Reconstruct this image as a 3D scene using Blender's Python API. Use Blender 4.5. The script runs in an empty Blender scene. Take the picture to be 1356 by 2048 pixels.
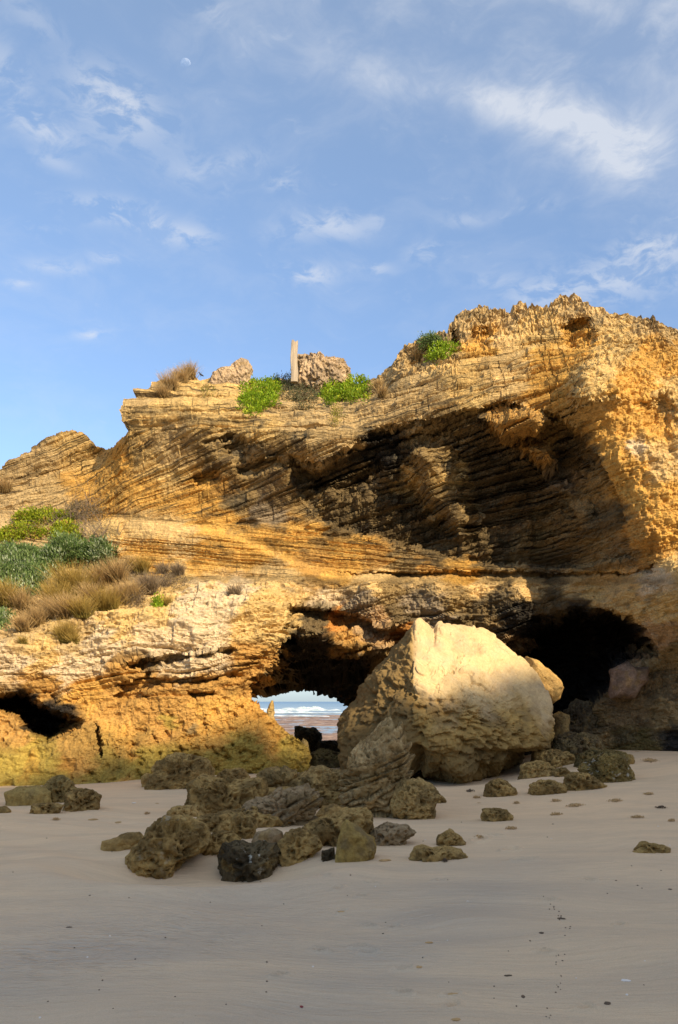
import bpy, bmesh, math, time
import numpy as np
from mathutils import Vector
from mathutils.bvhtree import BVHTree

T0 = time.time()
rng = np.random.default_rng(11)
scene = bpy.context.scene
COL = scene.collection
R = math.radians

# ------------------------------------------------------------------ camera, sun, sky, exposure
F_PX, CX, HZ, CAM_H = 1700.0, 678.0, 1403.0, 1.6
cam_d = bpy.data.cameras.new("camera")
cam_d.sensor_fit = 'VERTICAL'
cam_d.sensor_height = 24.0
cam_d.lens = 24.0 * F_PX / 2048.0
cam_d.shift_y = (HZ - 1024.0) / 2048.0
cam_d.clip_start = 0.1
cam_d.clip_end = 20000.0
cam = bpy.data.objects.new("camera", cam_d)
cam.location = (0, 0, CAM_H)
cam.rotation_euler = (R(90), 0, 0)
COL.objects.link(cam)
scene.camera = cam

SUN_AZ, SUN_EL = 37.0, 29.0         # degrees right of straight behind the camera, and above the horizon
S_DIR = Vector((math.sin(R(SUN_AZ)) * math.cos(R(SUN_EL)), -math.cos(R(SUN_AZ)) * math.cos(R(SUN_EL)), math.sin(R(SUN_EL))))
sun_d = bpy.data.lights.new("sun", 'SUN')
sun_d.energy = 2.5
sun_d.angle = R(0.8)
sun_d.color = (1.0, 0.83, 0.56)
sun = bpy.data.objects.new("sun", sun_d)
sun.rotation_euler = S_DIR.to_track_quat('Z', 'Y').to_euler()
COL.objects.link(sun)

scene.view_settings.view_transform = 'Standard'
scene.view_settings.look = 'None'
scene.view_settings.gamma = 1.0
scene.view_settings.use_curve_mapping = False
scene.view_settings.exposure = 1.5
scene.cycles.max_bounces = 6
scene.cycles.diffuse_bounces = 3
scene.cycles.transparent_max_bounces = 8


def W(px, py, Y):
    return ((px - CX) / F_PX * Y, Y, CAM_H + (HZ - py) / F_PX * Y)


class NT:
    """small helper to write node trees"""
    def __init__(s, nt):
        s.nt = nt
        nt.nodes.clear()

    def n(s, kind, **kw):
        nd = s.nt.nodes.new(kind)
        for k, v in kw.items():
            setattr(nd, k, v)
        return nd

    def set(s, sock, v):
        if isinstance(v, bpy.types.NodeSocket):
            s.nt.links.new(v, sock)
        elif v is not None:
            sock.default_value = v

    def m(s, op, a, b=None, c=None, clamp=False):
        nd = s.n('ShaderNodeMath', operation=op, use_clamp=clamp)
        s.set(nd.inputs[0], a)
        if b is not None: s.set(nd.inputs[1], b)
        if c is not None: s.set(nd.inputs[2], c)
        return nd.outputs[0]

    def v(s, op, a, b=None):
        nd = s.n('ShaderNodeVectorMath', operation=op)
        s.set(nd.inputs[0], a)
        if b is not None: s.set(nd.inputs[1], b)
        return nd.outputs['Value'] if op in ('DOT_PRODUCT', 'LENGTH', 'DISTANCE') else nd.outputs['Vector']

    def noise(s, vec, scale, detail=4, rough=0.55, dist=0.0, out='Fac'):
        nd = s.n('ShaderNodeTexNoise')
        s.set(nd.inputs['Vector'], vec)
        s.set(nd.inputs['Scale'], scale)
        nd.inputs['Detail'].default_value = detail
        nd.inputs['Roughness'].default_value = rough
        nd.inputs['Distortion'].default_value = dist
        return nd.outputs[out]

    def vor(s, vec, scale, feature='F1', out='Distance', rand=1.0):
        nd = s.n('ShaderNodeTexVoronoi', feature=feature)
        s.set(nd.inputs['Vector'], vec)
        nd.inputs['Scale'].default_value = scale
        nd.inputs['Randomness'].default_value = rand
        return nd.outputs[out]

    def ramp(s, fac, a, b, lo=0.0, hi=1.0):
        nd = s.n('ShaderNodeMapRange', interpolation_type='SMOOTHSTEP', clamp=True)
        s.set(nd.inputs['Value'], fac)
        nd.inputs['From Min'].default_value = a
        nd.inputs['From Max'].default_value = b
        nd.inputs['To Min'].default_value = lo
        nd.inputs['To Max'].default_value = hi
        return nd.outputs[0]

    def mix(s, fac, a, b, mode='MIX'):
        nd = s.n('ShaderNodeMix', data_type='RGBA', blend_type=mode)
        s.set(nd.inputs[0], fac)
        s.set(nd.inputs[6], a if isinstance(a, bpy.types.NodeSocket) else (*a, 1.0))
        s.set(nd.inputs[7], b if isinstance(b, bpy.types.NodeSocket) else (*b, 1.0))
        return nd.outputs[2]

    def map(s, vec, scale=(1, 1, 1), rot=(0, 0, 0), loc=(0, 0, 0)):
        nd = s.n('ShaderNodeMapping')
        s.set(nd.inputs['Vector'], vec)
        nd.inputs['Scale'].default_value = scale
        nd.inputs['Rotation'].default_value = rot
        nd.inputs['Location'].default_value = loc
        return nd.outputs[0]


# ---- world: Nishita sky with cirrus and small puffs laid over it by direction
world = bpy.data.worlds.new("World")
scene.world = world
world.use_nodes = True
w = NT(world.node_tree)
sky = w.n('ShaderNodeTexSky', sky_type='NISHITA')
sky.sun_disc = False
sky.sun_elevation = R(SUN_EL)
sky.sun_rotation = R(180.0 - SUN_AZ)
sky.altitude = 0
sky.air_density = 1.0
sky.dust_density = 0.6
sky.ozone_density = 2.0
dirv = w.n('ShaderNodeTexCoord').outputs['Generated']
dirv = w.v('NORMALIZE', dirv)


def pdir(px, py):
    return Vector(((px - CX) / F_PX, 1.0, (HZ - py) / F_PX)).normalized()


def blob(px, py, ang, sa, sb):
    """gaussian cloud mask round the direction of (px, py), sa x sb in photo px, tilted ang degrees"""
    c = pdir(px, py)
    c2 = (pdir(px + 10 * math.cos(R(ang)), py - 10 * math.sin(R(ang))) - c).normalized()
    b = c.cross(c2).normalized()
    dv = w.v('SUBTRACT', dirv, tuple(c))
    k = 1.0 / F_PX * c.y
    p = w.m('DIVIDE', w.v('DOT_PRODUCT', dv, tuple(c2)), sa * k)
    q = w.m('DIVIDE', w.v('DOT_PRODUCT', dv, tuple(b)), sb * k)
    r2 = w.m('ADD', w.m('MULTIPLY', p, p), w.m('MULTIPLY', q, q))
    return w.m('EXPONENT', w.m('MULTIPLY', r2, -1.0))


def total(lst):
    o = lst[0]
    for x in lst[1:]:
        o = w.m('ADD', o, x)
    return o


elev = w.n('ShaderNodeSeparateXYZ'); w.set(elev.inputs[0], dirv)
warp = w.noise(dirv, 9.0, 3, 0.6, out='Color')
wv = w.v('ADD', dirv, w.v('SCALE', w.v('SUBTRACT', warp, (0.5, 0.5, 0.5))))
wv.node.inputs[1].links[0].from_node.inputs['Scale'].default_value = 0.05
str_v = w.map(wv, scale=(5.0, 5.0, 11.0), rot=(0, R(-24), 0))
n_wisp = w.noise(str_v, 2.2, 8, 0.62, 0.3)
n_fine = w.noise(w.map(wv, scale=(9, 9, 20), rot=(0, R(-18), 0)), 3.2, 7, 0.6, 0.2)
n_puff = w.noise(w.map(wv, scale=(11, 11, 22)), 2.6, 8, 0.62, 0.35)
big = total([w.m('MULTIPLY', blob(*a[:5]), a[5]) for a in (
    (1040, 215, -13, 280, 32, 0.75), (1250, 315, -25, 210, 56, 0.95), (1180, 270, -22, 300, 40, 0.35), (830, 170, -12, 160, 24, 0.3),
    (1000, 0, 4, 520, 150, 0.42), (1320, 120, 0, 260, 150, 0.38))])
streak = w.m('MULTIPLY', big, w.ramp(n_wisp, 0.30, 0.68, 0.22, 1.0))
puffs = total([w.m('MULTIPLY', blob(*a[:5]), a[5]) for a in (
    (230, 195, -28, 85, 42, 0.85), (250, 250, -20, 120, 60, 0.35), (20, 150, -60, 60, 34, 0.6), (80, 255, -25, 70, 26, 0.7),
    (110, 325, -20, 50, 14, 0.5), (215, 420, -8, 80, 24, 0.85), (290, 440, -20, 40, 20, 0.6), (375, 470, -5, 55, 22, 0.8),
    (470, 325, 4, 70, 22, 0.45), (570, 372, -8, 36, 15, 0.7), (670, 450, -8, 65, 24, 0.85), (612, 548, -3, 58, 19, 0.95),
    (750, 537, -3, 40, 12, 0.6), (860, 505, 5, 45, 20, 0.6), (212, 516, 0, 34, 12, 0.6), (120, 535, -6, 60, 13, 0.6),
    (38, 566, -10, 30, 12, 0.7), (185, 669, 0, 28, 9, 0.95), (575, 465, 0, 55, 26, 0.35), (940, 440, 0, 50, 14, 0.4),
    (755, 440, 0, 30, 14, 0.4), (1080, 400, -10, 60, 20, 0.3), (1230, 560, 10, 150, 44, 0.75), (1290, 490, 8, 60, 20, 0.45),
    (1080, 590, 8, 60, 22, 0.6), (980, 560, 0, 60, 16, 0.35), (60, 30, -35, 60, 24, 0.4), (420, 20, -30, 80, 26, 0.35),
    (1330, 500, 0, 90, 30, 0.3), (400, 360, -20, 60, 24, 0.35))])
puffc = w.m('MULTIPLY', puffs, w.ramp(n_puff, 0.40, 0.60))
veil = w.m('MULTIPLY', w.ramp(n_wisp, 0.42, 0.75), 0.14)
small = w.m('MULTIPLY', w.ramp(n_fine, 0.60, 0.76), 0.15)
cloud = w.m('ADD', w.m('ADD', w.m('MULTIPLY', streak, 0.85), w.m('MULTIPLY', puffc, 0.72)), w.m('ADD', veil, small))
over = w.m('MULTIPLY', w.ramp(elev.outputs[2], 0.62, 0.85), w.ramp(n_wisp, 0.2, 0.7, 0.35, 0.75))  # veil overhead, out of view, added to brighten the fill light
cloud = w.m('MINIMUM', w.m('ADD', cloud, over), 0.92)
tint = w.mix(w.ramp(elev.outputs[2], 0.0, 0.30), (0.27, 0.33, 0.46), (0.47, 0.475, 0.50))
tint = w.mix(w.ramp(elev.outputs[2], 0.28, 0.75), tint, (0.74, 0.66, 0.585))
skyc = w.mix(1.0, sky.outputs[0], tint, 'MULTIPLY')
cl_col = (2.0, 2.05, 2.15)
mixc = w.mix(w.m('MULTIPLY', cloud, 0.75), skyc, cl_col)
bgn = w.n('ShaderNodeBackground')
w.set(bgn.inputs[0], mixc)
bgn.inputs[1].default_value = 0.15
w.nt.links.new(bgn.outputs[0], w.n('ShaderNodeOutputWorld').inputs[0])

# ------------------------------------------------------------------ numpy noise
_perm = np.arange(256); np.random.default_rng(5).shuffle(_perm)
_perm = np.concatenate([_perm, _perm, _perm]).astype(np.int32)
_g3 = np.random.default_rng(6).normal(size=(256, 3)).astype(np.float32)
_g3 /= np.linalg.norm(_g3, axis=1, keepdims=True)
_g2 = np.stack([np.cos(np.arange(256) * 2.399), np.sin(np.arange(256) * 2.399)], 1).astype(np.float32)


def perlin3(x, y, z):
    x = np.asarray(x, np.float32); y = np.asarray(y, np.float32); z = np.asarray(z, np.float32)
    x, y, z = np.broadcast_arrays(x, y, z)
    xi = np.floor(x).astype(np.int32); yi = np.floor(y).astype(np.int32); zi = np.floor(z).astype(np.int32)
    xf = x - xi; yf = y - yi; zf = z - zi
    u = xf ** 3 * (xf * (xf * 6 - 15) + 10); v = yf ** 3 * (yf * (yf * 6 - 15) + 10); q = zf ** 3 * (zf * (zf * 6 - 15) + 10)
    xi &= 255; yi &= 255; zi &= 255
    out = 0
    for dx in (0, 1):
        wx = u if dx else 1 - u
        px = _perm[xi + dx]
        for dy in (0, 1):
            wy = v if dy else 1 - v
            pxy = _perm[px + yi + dy]
            for dz in (0, 1):
                wz = q if dz else 1 - q
                g = _g3[_perm[pxy + zi + dz]]
                out = out + wx * wy * wz * (g[..., 0] * (xf - dx) + g[..., 1] * (yf - dy) + g[..., 2] * (zf - dz))
    return out * 1.5


def perlin2(x, y, seed=0):
    x = np.asarray(x, np.float32) + seed * 17.13; y = np.asarray(y, np.float32) + seed * 9.71
    x, y = np.broadcast_arrays(x, y)
    xi = np.floor(x).astype(np.int32); yi = np.floor(y).astype(np.int32)
    xf = x - xi; yf = y - yi
    u = xf ** 3 * (xf * (xf * 6 - 15) + 10); v = yf ** 3 * (yf * (yf * 6 - 15) + 10)
    xi &= 255; yi &= 255
    out = 0
    for dx in (0, 1):
        px = _perm[xi + dx]
        for dy in (0, 1):
            g = _g2[_perm[px + yi + dy]]
            out = out + (u if dx else 1 - u) * (v if dy else 1 - v) * (g[..., 0] * (xf - dx) + g[..., 1] * (yf - dy))
    return out * 1.4


def fbm3(p, scale, octv=4, gain=0.5, st=(1, 1, 1), off=0.0, ridged=False):
    a, o, tot = 1.0, 0.0, 0.0
    s = scale
    for k in range(octv):
        n = perlin3(p[..., 0] * s * st[0] + off + k * 3.7, p[..., 1] * s * st[1] + off * 1.7 + k * 1.3, p[..., 2] * s * st[2] + off * 0.6 + k * 7.9)
        if ridged: n = 1 - 2 * np.abs(n)
        o = o + a * n; tot += a
        a *= gain; s *= 2.03
    return o / tot


def fbm2(x, y, scale, octv=4, gain=0.5, seed=0):
    a, o, tot, s = 1.0, 0.0, 0.0, scale
    for k in range(octv):
        o = o + a * perlin2(x * s, y * s, seed + k * 3)
        tot += a; a *= gain; s *= 2.03
    return o / tot


def worley3(p, cell, seed=0):
    q = p / cell
    i0 = np.floor(q).astype(np.int64)
    best = np.full(len(p), 9.0)
    for dx in (-1, 0, 1):
        for dy in (-1, 0, 1):
            for dz in (-1, 0, 1):
                ii = i0 + np.array((dx, dy, dz))
                hsh = (ii[:, 0] * 73856093 ^ ii[:, 1] * 19349663 ^ ii[:, 2] * 83492791) + seed * 7919
                j = np.stack([((hsh * m + a) % 10007) / 10007.0 for m, a in ((1103, 7), (2377, 31), (3571, 97))], 1)
                best = np.minimum(best, ((ii + j - q) ** 2).sum(1))
    return np.sqrt(best)


def holes(p, cell, seed=0, rad=0.42):
    return 1 - sstep(worley3(p, cell, seed), rad * 0.35, rad)


def sstep(x, a, b):
    t = np.clip((x - a) / (b - a), 0, 1)
    return t * t * (3 - 2 * t)


def poly_sd(px, py, poly):
    """signed distance to a polygon, positive inside"""
    poly = np.asarray(poly, np.float32)
    best = np.full(px.shape, 1e18, np.float32)
    ins = np.zeros(px.shape, bool)
    n = len(poly)
    for i in range(n):
        ax, ay = poly[i]; bx, by = poly[(i + 1) % n]
        dx, dy = bx - ax, by - ay
        t = np.clip(((px - ax) * dx + (py - ay) * dy) / (dx * dx + dy * dy + 1e-9), 0, 1)
        d = (px - ax - t * dx) ** 2 + (py - ay - t * dy) ** 2
        best = np.minimum(best, d)
        c = ((ay > py) != (by > py)) & (px < (bx - ax) * (py - ay) / (by - ay + 1e-12) + ax)
        ins ^= c
    d = np.sqrt(best)
    return np.where(ins, d, -d)


# ------------------------------------------------------------------ mesh and tagging helpers
def make_mesh(name, verts, faces, mat=None, cols=None, smooth=True, strat=None):
    me = bpy.data.meshes.new(name)
    verts = np.ascontiguousarray(verts, np.float32).reshape(-1, 3)
    faces = np.ascontiguousarray(faces, np.int32)
    k = faces.shape[1]
    me.vertices.add(len(verts)); me.vertices.foreach_set('co', verts.ravel())
    me.loops.add(faces.size); me.loops.foreach_set('vertex_index', faces.ravel())
    me.polygons.add(len(faces))
    me.polygons.foreach_set('loop_start', np.arange(0, faces.size, k, dtype=np.int32))
    me.polygons.foreach_set('use_smooth', np.full(len(faces), smooth, dtype=bool))
    me.update(calc_edges=True)
    if cols is not None:
        at = me.color_attributes.new('col', 'FLOAT_COLOR', 'POINT')
        c4 = np.ones((len(verts), 4), np.float32); c4[:, :3] = cols.reshape(-1, 3)
        at.data.foreach_set('color', c4.ravel())
    if strat is not None:
        at = me.attributes.new('strat', 'FLOAT_VECTOR', 'POINT')
        at.data.foreach_set('vector', np.ascontiguousarray(strat, np.float32).ravel())
    if mat: me.materials.append(mat)
    return me


def link(name, me, parent=None, loc=None):
    o = bpy.data.objects.new(name, me)
    COL.objects.link(o)
    if loc is not None: o.location = loc
    if parent: o.parent = parent
    return o


def tag(o, label=None, cat=None, group=None, kind=None):
    if label: o['label'] = label
    if cat: o['category'] = cat
    if group: o['group'] = group
    if kind: o['kind'] = kind
    return o


def grid_faces(nr, nc):
    i = np.arange(nr - 1)[:, None] * nc + np.arange(nc - 1)[None, :]
    return np.stack([i, i + 1, i + nc + 1, i + nc], -1).reshape(-1, 4)


# ------------------------------------------------------------------ materials
def new_mat(name):
    m = bpy.data.materials.new(name)
    m.use_nodes = True
    return m, NT(m.node_tree)


def finish(t, col, rough, normal=None, spec=0.25, **kw):
    b = t.n('ShaderNodeBsdfPrincipled')
    t.set(b.inputs['Base Color'], col if isinstance(col, bpy.types.NodeSocket) else (*col, 1.0))
    t.set(b.inputs['Roughness'], rough)
    b.inputs['Specular IOR Level'].default_value = spec
    if normal is not None: t.set(b.inputs['Normal'], normal)
    for k, v in kw.items(): t.set(b.inputs[k], v)
    t.nt.links.new(b.outputs[0], t.n('ShaderNodeOutputMaterial').inputs[0])
    return b


def bump(t, h, dist, strength=1.0, prev=None):
    nd = t.n('ShaderNodeBump')
    nd.inputs['Distance'].default_value = dist
    nd.inputs['Strength'].default_value = strength
    t.set(nd.inputs['Height'], h)
    if prev is not None: t.set(nd.inputs['Normal'], prev)
    return nd.outputs[0]


def rock_material(name, bs=1.0, pit=1.0, sat=1.0, lam=False, grain=1.0):
    m, t = new_mat(name)
    at = t.n('ShaderNodeAttribute', attribute_name='col').outputs['Color']
    pos = t.n('ShaderNodeNewGeometry').outputs['Position']
    n1 = t.noise(pos, 3.1, 6, 0.65)
    n2 = t.noise(pos, 21.0, 5, 0.7)
    c = t.mix(1.0, at, t.mix(n1, (0.60, 0.58, 0.58), (1.36, 1.38, 1.38)), 'MULTIPLY')
    c = t.mix(grain, c, t.mix(1.0, c, t.mix(t.ramp(n2, 0.3, 0.7), (0.74, 0.72, 0.70), (1.2, 1.21, 1.22)), 'MULTIPLY'))
    if lam:
        st = t.n('ShaderNodeAttribute', attribute_name='strat').outputs['Vector']
        sp = t.n('ShaderNodeSeparateXYZ'); t.set(sp.inputs[0], st)
        lv = t.map(st, scale=(16.0, 0.9, 0.0))
        l1 = t.noise(lv, 1.0, 4, 0.6, 0.15)
        lines = t.m('MULTIPLY', t.ramp(l1, 0.56, 0.63), sp.outputs[2])
        c = t.mix(t.m('MULTIPLY', t.m('MULTIPLY', lines, t.ramp(t.noise(pos, 0.8, 3), 0.3, 0.55)), 0.85), c, (0.085, 0.06, 0.035))
        lamh = t.m('MULTIPLY', t.m('SUBTRACT', l1, t.m('MULTIPLY', lines, 0.35)), sp.outputs[2])
    pits = t.ramp(t.vor(t.v('ADD', pos, t.v('MULTIPLY', t.noise(pos, 9, 2, 0.5, out='Color'), (0.12, 0.12, 0.12))), 11.0), 0.02, 0.42)
    patch = t.ramp(t.noise(pos, 1.7, 3), 0.40, 0.62)
    pitm = t.m('MULTIPLY', t.m('SUBTRACT', 1.0, pits), t.m('MULTIPLY', patch, pit))
    h = t.m('SUBTRACT', t.m('MULTIPLY', t.noise(pos, 14.0, 8, 0.7), 1.0), t.m('MULTIPLY', pitm, 0.9))
    nrm = bump(t, h, 0.035 * bs, 0.8)
    if lam: nrm = bump(t, lamh, 0.14, 1.0, nrm)
    nrm = bump(t, t.noise(pos, 70.0, 4, 0.7), 0.010 * bs, 0.8, nrm)
    finish(t, c, 0.95, nrm, 0.12)
    return m


M_CLIFF = rock_material('limestone', 1.0, 0.7, lam=True)
M_ROCK = rock_material('pitted_limestone', 1.1, 1.0)
M_BLOCK = rock_material('block_limestone', 0.5, 0.5, grain=0.45)

# ------------------------------------------------------------------ sand height
def sand_h(X, Y):
    X = np.asarray(X, np.float64); Y = np.asarray(Y, np.float64)
    h = 0.52 * sstep(X, 0.8, 6.5) * sstep(Y, 8.5, 18.0)
    h = h + 0.12 * sstep(Y, 12, 17) * sstep(X, -5.5, -2.0) * (1 - sstep(X, 0.5, 3))
    h = h + 0.10 * sstep(X, -1.5, 3.0) * sstep(Y, 4.0, 8.0) * (1 - sstep(Y, 9, 13))
    # scour hollow round the front rocks, with a lip of sand before it
    d = np.sqrt(((X + 1.35) / 1.45) ** 2 + ((Y - 8.3) / 1.15) ** 2)
    h = h - 0.24 * (1 - sstep(d, 0.35, 1.0)) + 0.07 * np.exp(-((d - 1.10) / 0.18) ** 2) * sstep(8.3 - Y, -0.3, 0.8)
    d2 = np.sqrt(((X + 2.55) / 0.55) ** 2 + ((Y - 9.1) / 0.5) ** 2)
    h = h - 0.05 * (1 - sstep(d2, 0.2, 1.0))
    # moat under the big boulder
    d3 = np.sqrt(((X - 2.0) / 2.4) ** 2 + ((Y - 16.9) / 1.6) ** 2)
    h = h - 0.10 * (1 - sstep(d3, 0.7, 1.15))
    # broad swells and flow lines
    h = h + 0.06 * fbm2(X, Y, 0.16, 2, 0.5, 3)
    a = Y + 0.55 * X + 0.9 * fbm2(X, Y, 0.22, 2, 0.5, 8)
    h = h + 0.022 * perlin2(a * 1.1, X * 0.22, 4) * sstep(14 - Y, 0, 6) + 0.018 * perlin2(a * 2.9, X * 0.5, 14) * sstep(X, 0.5, -2.0) * sstep(Y, 6, 8) * sstep(15 - Y, 0, 3)
    h = h + 0.004 * fbm2(X, Y, 2.2, 2, 0.5, 12)
    # seaward side
    h = h - 0.35 * sstep(Y, 23, 30) - 2.2 * sstep(Y, 33, 60)
    # land rises far behind the camera
    h = h + 6.0 * sstep(-Y, 8, 70) + 5.0 * sstep(np.abs(X), 25, 90) * (1 - sstep(Y, 15, 30))
    return h


def sand_hit(px, py):
    """where the view ray through photo point (px, py) meets the sand"""
    dx, dz = (px - CX) / F_PX, (HZ - py) / F_PX
    lo, hi = 2.0, 40.0
    Ys = np.linspace(lo, hi, 4000)
    f = CAM_H + dz * Ys - sand_h(dx * Ys, Ys)
    k = np.argmax(f < 0)
    if f[k] >= 0: k = len(Ys) - 1
    Y = Ys[k]
    return Vector((dx * Y, Y, CAM_H + dz * Y))


# ------------------------------------------------------------------ the cliff
CP = """
-80 980 23.5;0 950 23.3;80 900 23;150 880 22.8;200 910 22.8;60 960 22.8;-80 1060 22.5;0 1010 22.3;100 1000 22.2;170 1000 22;
255 800 21.8;250 850 21.3;330 770 22.5;300 830 20.9;400 760 22.8;400 800 21.2;400 850 20.3;500 760 23;520 820 20.8;520 870 19.8;
620 760 23;620 830 20.5;620 880 19.3;700 770 22.5;700 830 20.3;690 880 19.2;760 760 21.5;770 830 19.6;830 700 21;850 780 19.6;
900 820 18.9;880 700 20.6;930 640 20.8;960 700 20;960 780 19;1010 800 18.6;1010 640 20.6;1130 610 20.3;1100 700 19.4;1100 780 18.5;
1200 640 19.8;1160 800 17.8;1200 720 18.3;1300 660 19.5;1300 740 18.2;1360 700 18.8;1450 700 18.8;1260 860 17.8;1350 850 17.6;
1450 850 17.4;1220 920 17.7;1350 960 17.4;1450 1000 17.2;1270 1020 17.6;1350 1060 17.5;1270 1090 17.7;
300 900 21.0;400 920 20.5;500 900 20.1;500 960 20.4;400 1000 20.6;250 950 21.3;250 1020 20.9;560 900 19.8;
300 1060 20.4;400 1080 20.1;400 1140 19.9;550 1080 20;550 1140 19.8;600 1000 20.3;700 1000 20;700 1100 20;850 900 19.4;850 1000 19.8;
850 1110 20;1000 900 19.2;1000 1000 19.7;1000 1130 20;1130 900 18.8;1130 1000 19.5;1130 1130 20.2;1240 1130 18.8;1350 1110 17.9;
500 1170 19.6;650 1165 19.7;800 1165 19.9;950 1170 20.1;1100 1170 20.4;1230 1170 19.6;
600 1200 18.9;750 1200 19.2;900 1200 19.4;1050 1200 19.5;1180 1200 19.8;700 1260 19.4;850 1260 19.8;1000 1260 20;1150 1260 20;
900 1330 20.6;1050 1330 20.6;1290 1180 18.0;1340 1140 16.9;1350 1200 17.0;1450 1200 16.9;1330 1290 18.4;1380 1290 18;1320 1330 19.2;
1290 1370 19.3;1350 1400 18.8;1230 1400 19.6;1240 1480 19.3;1340 1480 18.9;1450 1450 18.4;1200 1460 19.8;1180 1520 19.6;1450 1560 18;
0 1100 21;100 1100 20.8;200 1080 21.0;0 1180 19.6;100 1180 19.6;200 1160 20.2;300 1150 19.9;0 1250 18.2;100 1240 18.4;200 1220 18.6;
300 1180 19.2;400 1180 18.9;480 1190 18.5;540 1200 18.1;30 1290 17.3;120 1290 17.2;220 1250 17.6;300 1240 17.5;400 1230 17.5;
500 1240 17.6;550 1250 17.6;420 1300 16.9;300 1290 17;200 1320 16.9;80 1340 16.9;0 1340 17;500 1310 17.2;540 1300 17.5;
490 1360 17.5;400 1400 17.1;300 1420 17;200 1400 17;100 1450 16.8;0 1450 17;500 1450 17.3;570 1480 17.6;600 1540 17.8;450 1520 17.1;
300 1520 16.8;150 1520 16.5;0 1520 16.3;200 1570 16.4;0 1600 16.1;400 1560 17;600 1600 17.7;-80 1180 19.6;-80 1250 18.2;-80 1340 17;
-80 1450 16.9;-80 1520 16.3;-80 1600 16
"""
cp = np.array([[float(q) for q in s.split()] for s in CP.replace('\n', '').split(';') if s.strip()])
cpX = (cp[:, 0] - CX) / F_PX * cp[:, 2]; cpZ = CAM_H + (HZ - cp[:, 1]) / F_PX * cp[:, 2]; cpY = cp[:, 2]


def rbf_fit(X, Z, V, c, lam):
    d = np.sqrt((X[:, None] - X[None]) ** 2 + (Z[:, None] - Z[None]) ** 2 + c * c)
    n = len(X)
    A = np.zeros((n + 3, n + 3)); A[:n, :n] = -d + lam * np.eye(n)
    P = np.stack([np.ones(n), X, Z], 1); A[:n, n:] = P; A[n:, :n] = P.T
    b = np.zeros(n + 3); b[:n] = V
    return np.linalg.solve(A, b)


def rbf_eval(wt, X, Z, CXs, CZs, c):
    out = (wt[-3] + wt[-2] * X + wt[-1] * Z).astype(np.float32)
    X = X.astype(np.float32); Z = Z.astype(np.float32)
    for i in range(len(CXs)):
        out -= np.float32(wt[i]) * np.sqrt((X - np.float32(CXs[i])) ** 2 + (Z - np.float32(CZs[i])) ** 2 + np.float32(c * c))
    return out


wt = rbf_fit(cpX, cpZ, cpY, 0.25, 0.05)

SKY = [(-300, 1000, 23.5), (-80, 960, 23.5), (0, 937, 23.3), (28, 912, 23.2), (60, 893, 23), (90, 880, 23), (125, 868, 22.8), (140, 863, 22.8), (166, 866, 22.8),
       (180, 878, 22.8), (186, 886, 22.7), (196, 892, 22.6), (215, 893, 22), (238, 880, 21.5), (262, 866, 21.2), (264, 838, 21.2), (271, 812, 21.4), (284, 796, 21.7),
       (298, 782, 22.0), (312, 772, 22.2), (322, 762, 22.4), (345, 752, 22.6), (380, 750, 22.8), (405, 755, 22.8), (420, 757, 22.9), (440, 758, 23),
       (480, 756, 23), (510, 760, 23), (580, 762, 23), (640, 764, 23), (700, 764, 22.6), (735, 768, 21.8), (755, 762, 21.6), (768, 742, 21.4), (775, 725, 21.4),
       (795, 712, 21.2), (800, 692, 21.1), (815, 680, 21.1), (850, 672, 21), (895, 662, 20.8), (905, 642, 20.8), (920, 622, 20.8), (950, 610, 20.7),
       (1000, 607, 20.6), (1060, 606, 20.5), (1085, 614, 20.4), (1100, 603, 20.3), (1130, 592, 20.3), (1190, 600, 19.9), (1240, 622, 19.7),
       (1275, 634, 19.6), (1295, 623, 19.5), (1320, 632, 19.2), (1360, 642, 18.9), (1450, 650, 18.8), (1700, 600, 18.8)]
skx = np.array([(a - CX) / F_PX * Y for a, b, Y in SKY]); skz = np.array([CAM_H + (HZ - b) / F_PX * Y for a, b, Y in SKY])

fx = np.arange(-9.6, 9.0, 0.022)
left = -9.6 - np.cumsum(np.linspace(0.05, 1.3, 40))[::-1]
right = 9.0 + np.cumsum(np.linspace(0.05, 1.3, 40))
gx = np.concatenate([left, fx, right])
NC = len(gx)
NR = 600
vv = np.linspace(0, 1, NR)
ZB = -0.7
Ttop = np.interp(gx, skx, skz)
karst = sstep(gx, 1.0, 2.6)
tn = 0.22 * karst * np.round(1.5 * perlin2(gx * 1.9, 0 * gx, 1)) / 1.5 + 0.05 * karst * np.maximum(perlin2(gx * 6.3, 0 * gx, 2), -0.1) + 0.06 * karst * perlin2(gx * 15, 0 * gx, 3)
tn = tn + (1 - karst) * (0.05 * perlin2(gx * 2.7, 0 * gx, 4) + 0.05 * perlin2(gx * 9, 0 * gx, 5) + 0.03 * perlin2(gx * 21, 0 * gx, 6))
Ttop = Ttop + tn
GX = np.broadcast_to(gx[None, :], (NR, NC)).copy()
ZM = 6.4
NLOW = 380
GZ = np.empty((NR, NC))
GZ[:NLOW] = np.linspace(ZB, ZM, NLOW, endpoint=False)[:, None]
GZ[NLOW:] = ZM + np.linspace(0, 1, NR - NLOW)[:, None] * (Ttop[None, :] - ZM)
Xc = np.clip(GX, -9.9, 9.1)
FY = rbf_eval(wt, Xc, GZ, cpX, cpZ, 0.25).astype(np.float64)
FY += 0.02 * np.maximum(np.abs(GX) - 9.5, 0) ** 1.3 * -1 + 0.35 * perlin2(GX * 0.5, GZ * 0.5, 9) * sstep(np.abs(GX), 9, 11)
FY += 0.7 * np.maximum(GX - 7.4, 0) ** 1.1
FY = np.clip(FY, 14.5, 24.9)
PX = CX + F_PX * GX / FY
PY = HZ - F_PX * (GZ - CAM_H) / FY
inview = (np.abs(GX) < 10.5)
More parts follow.
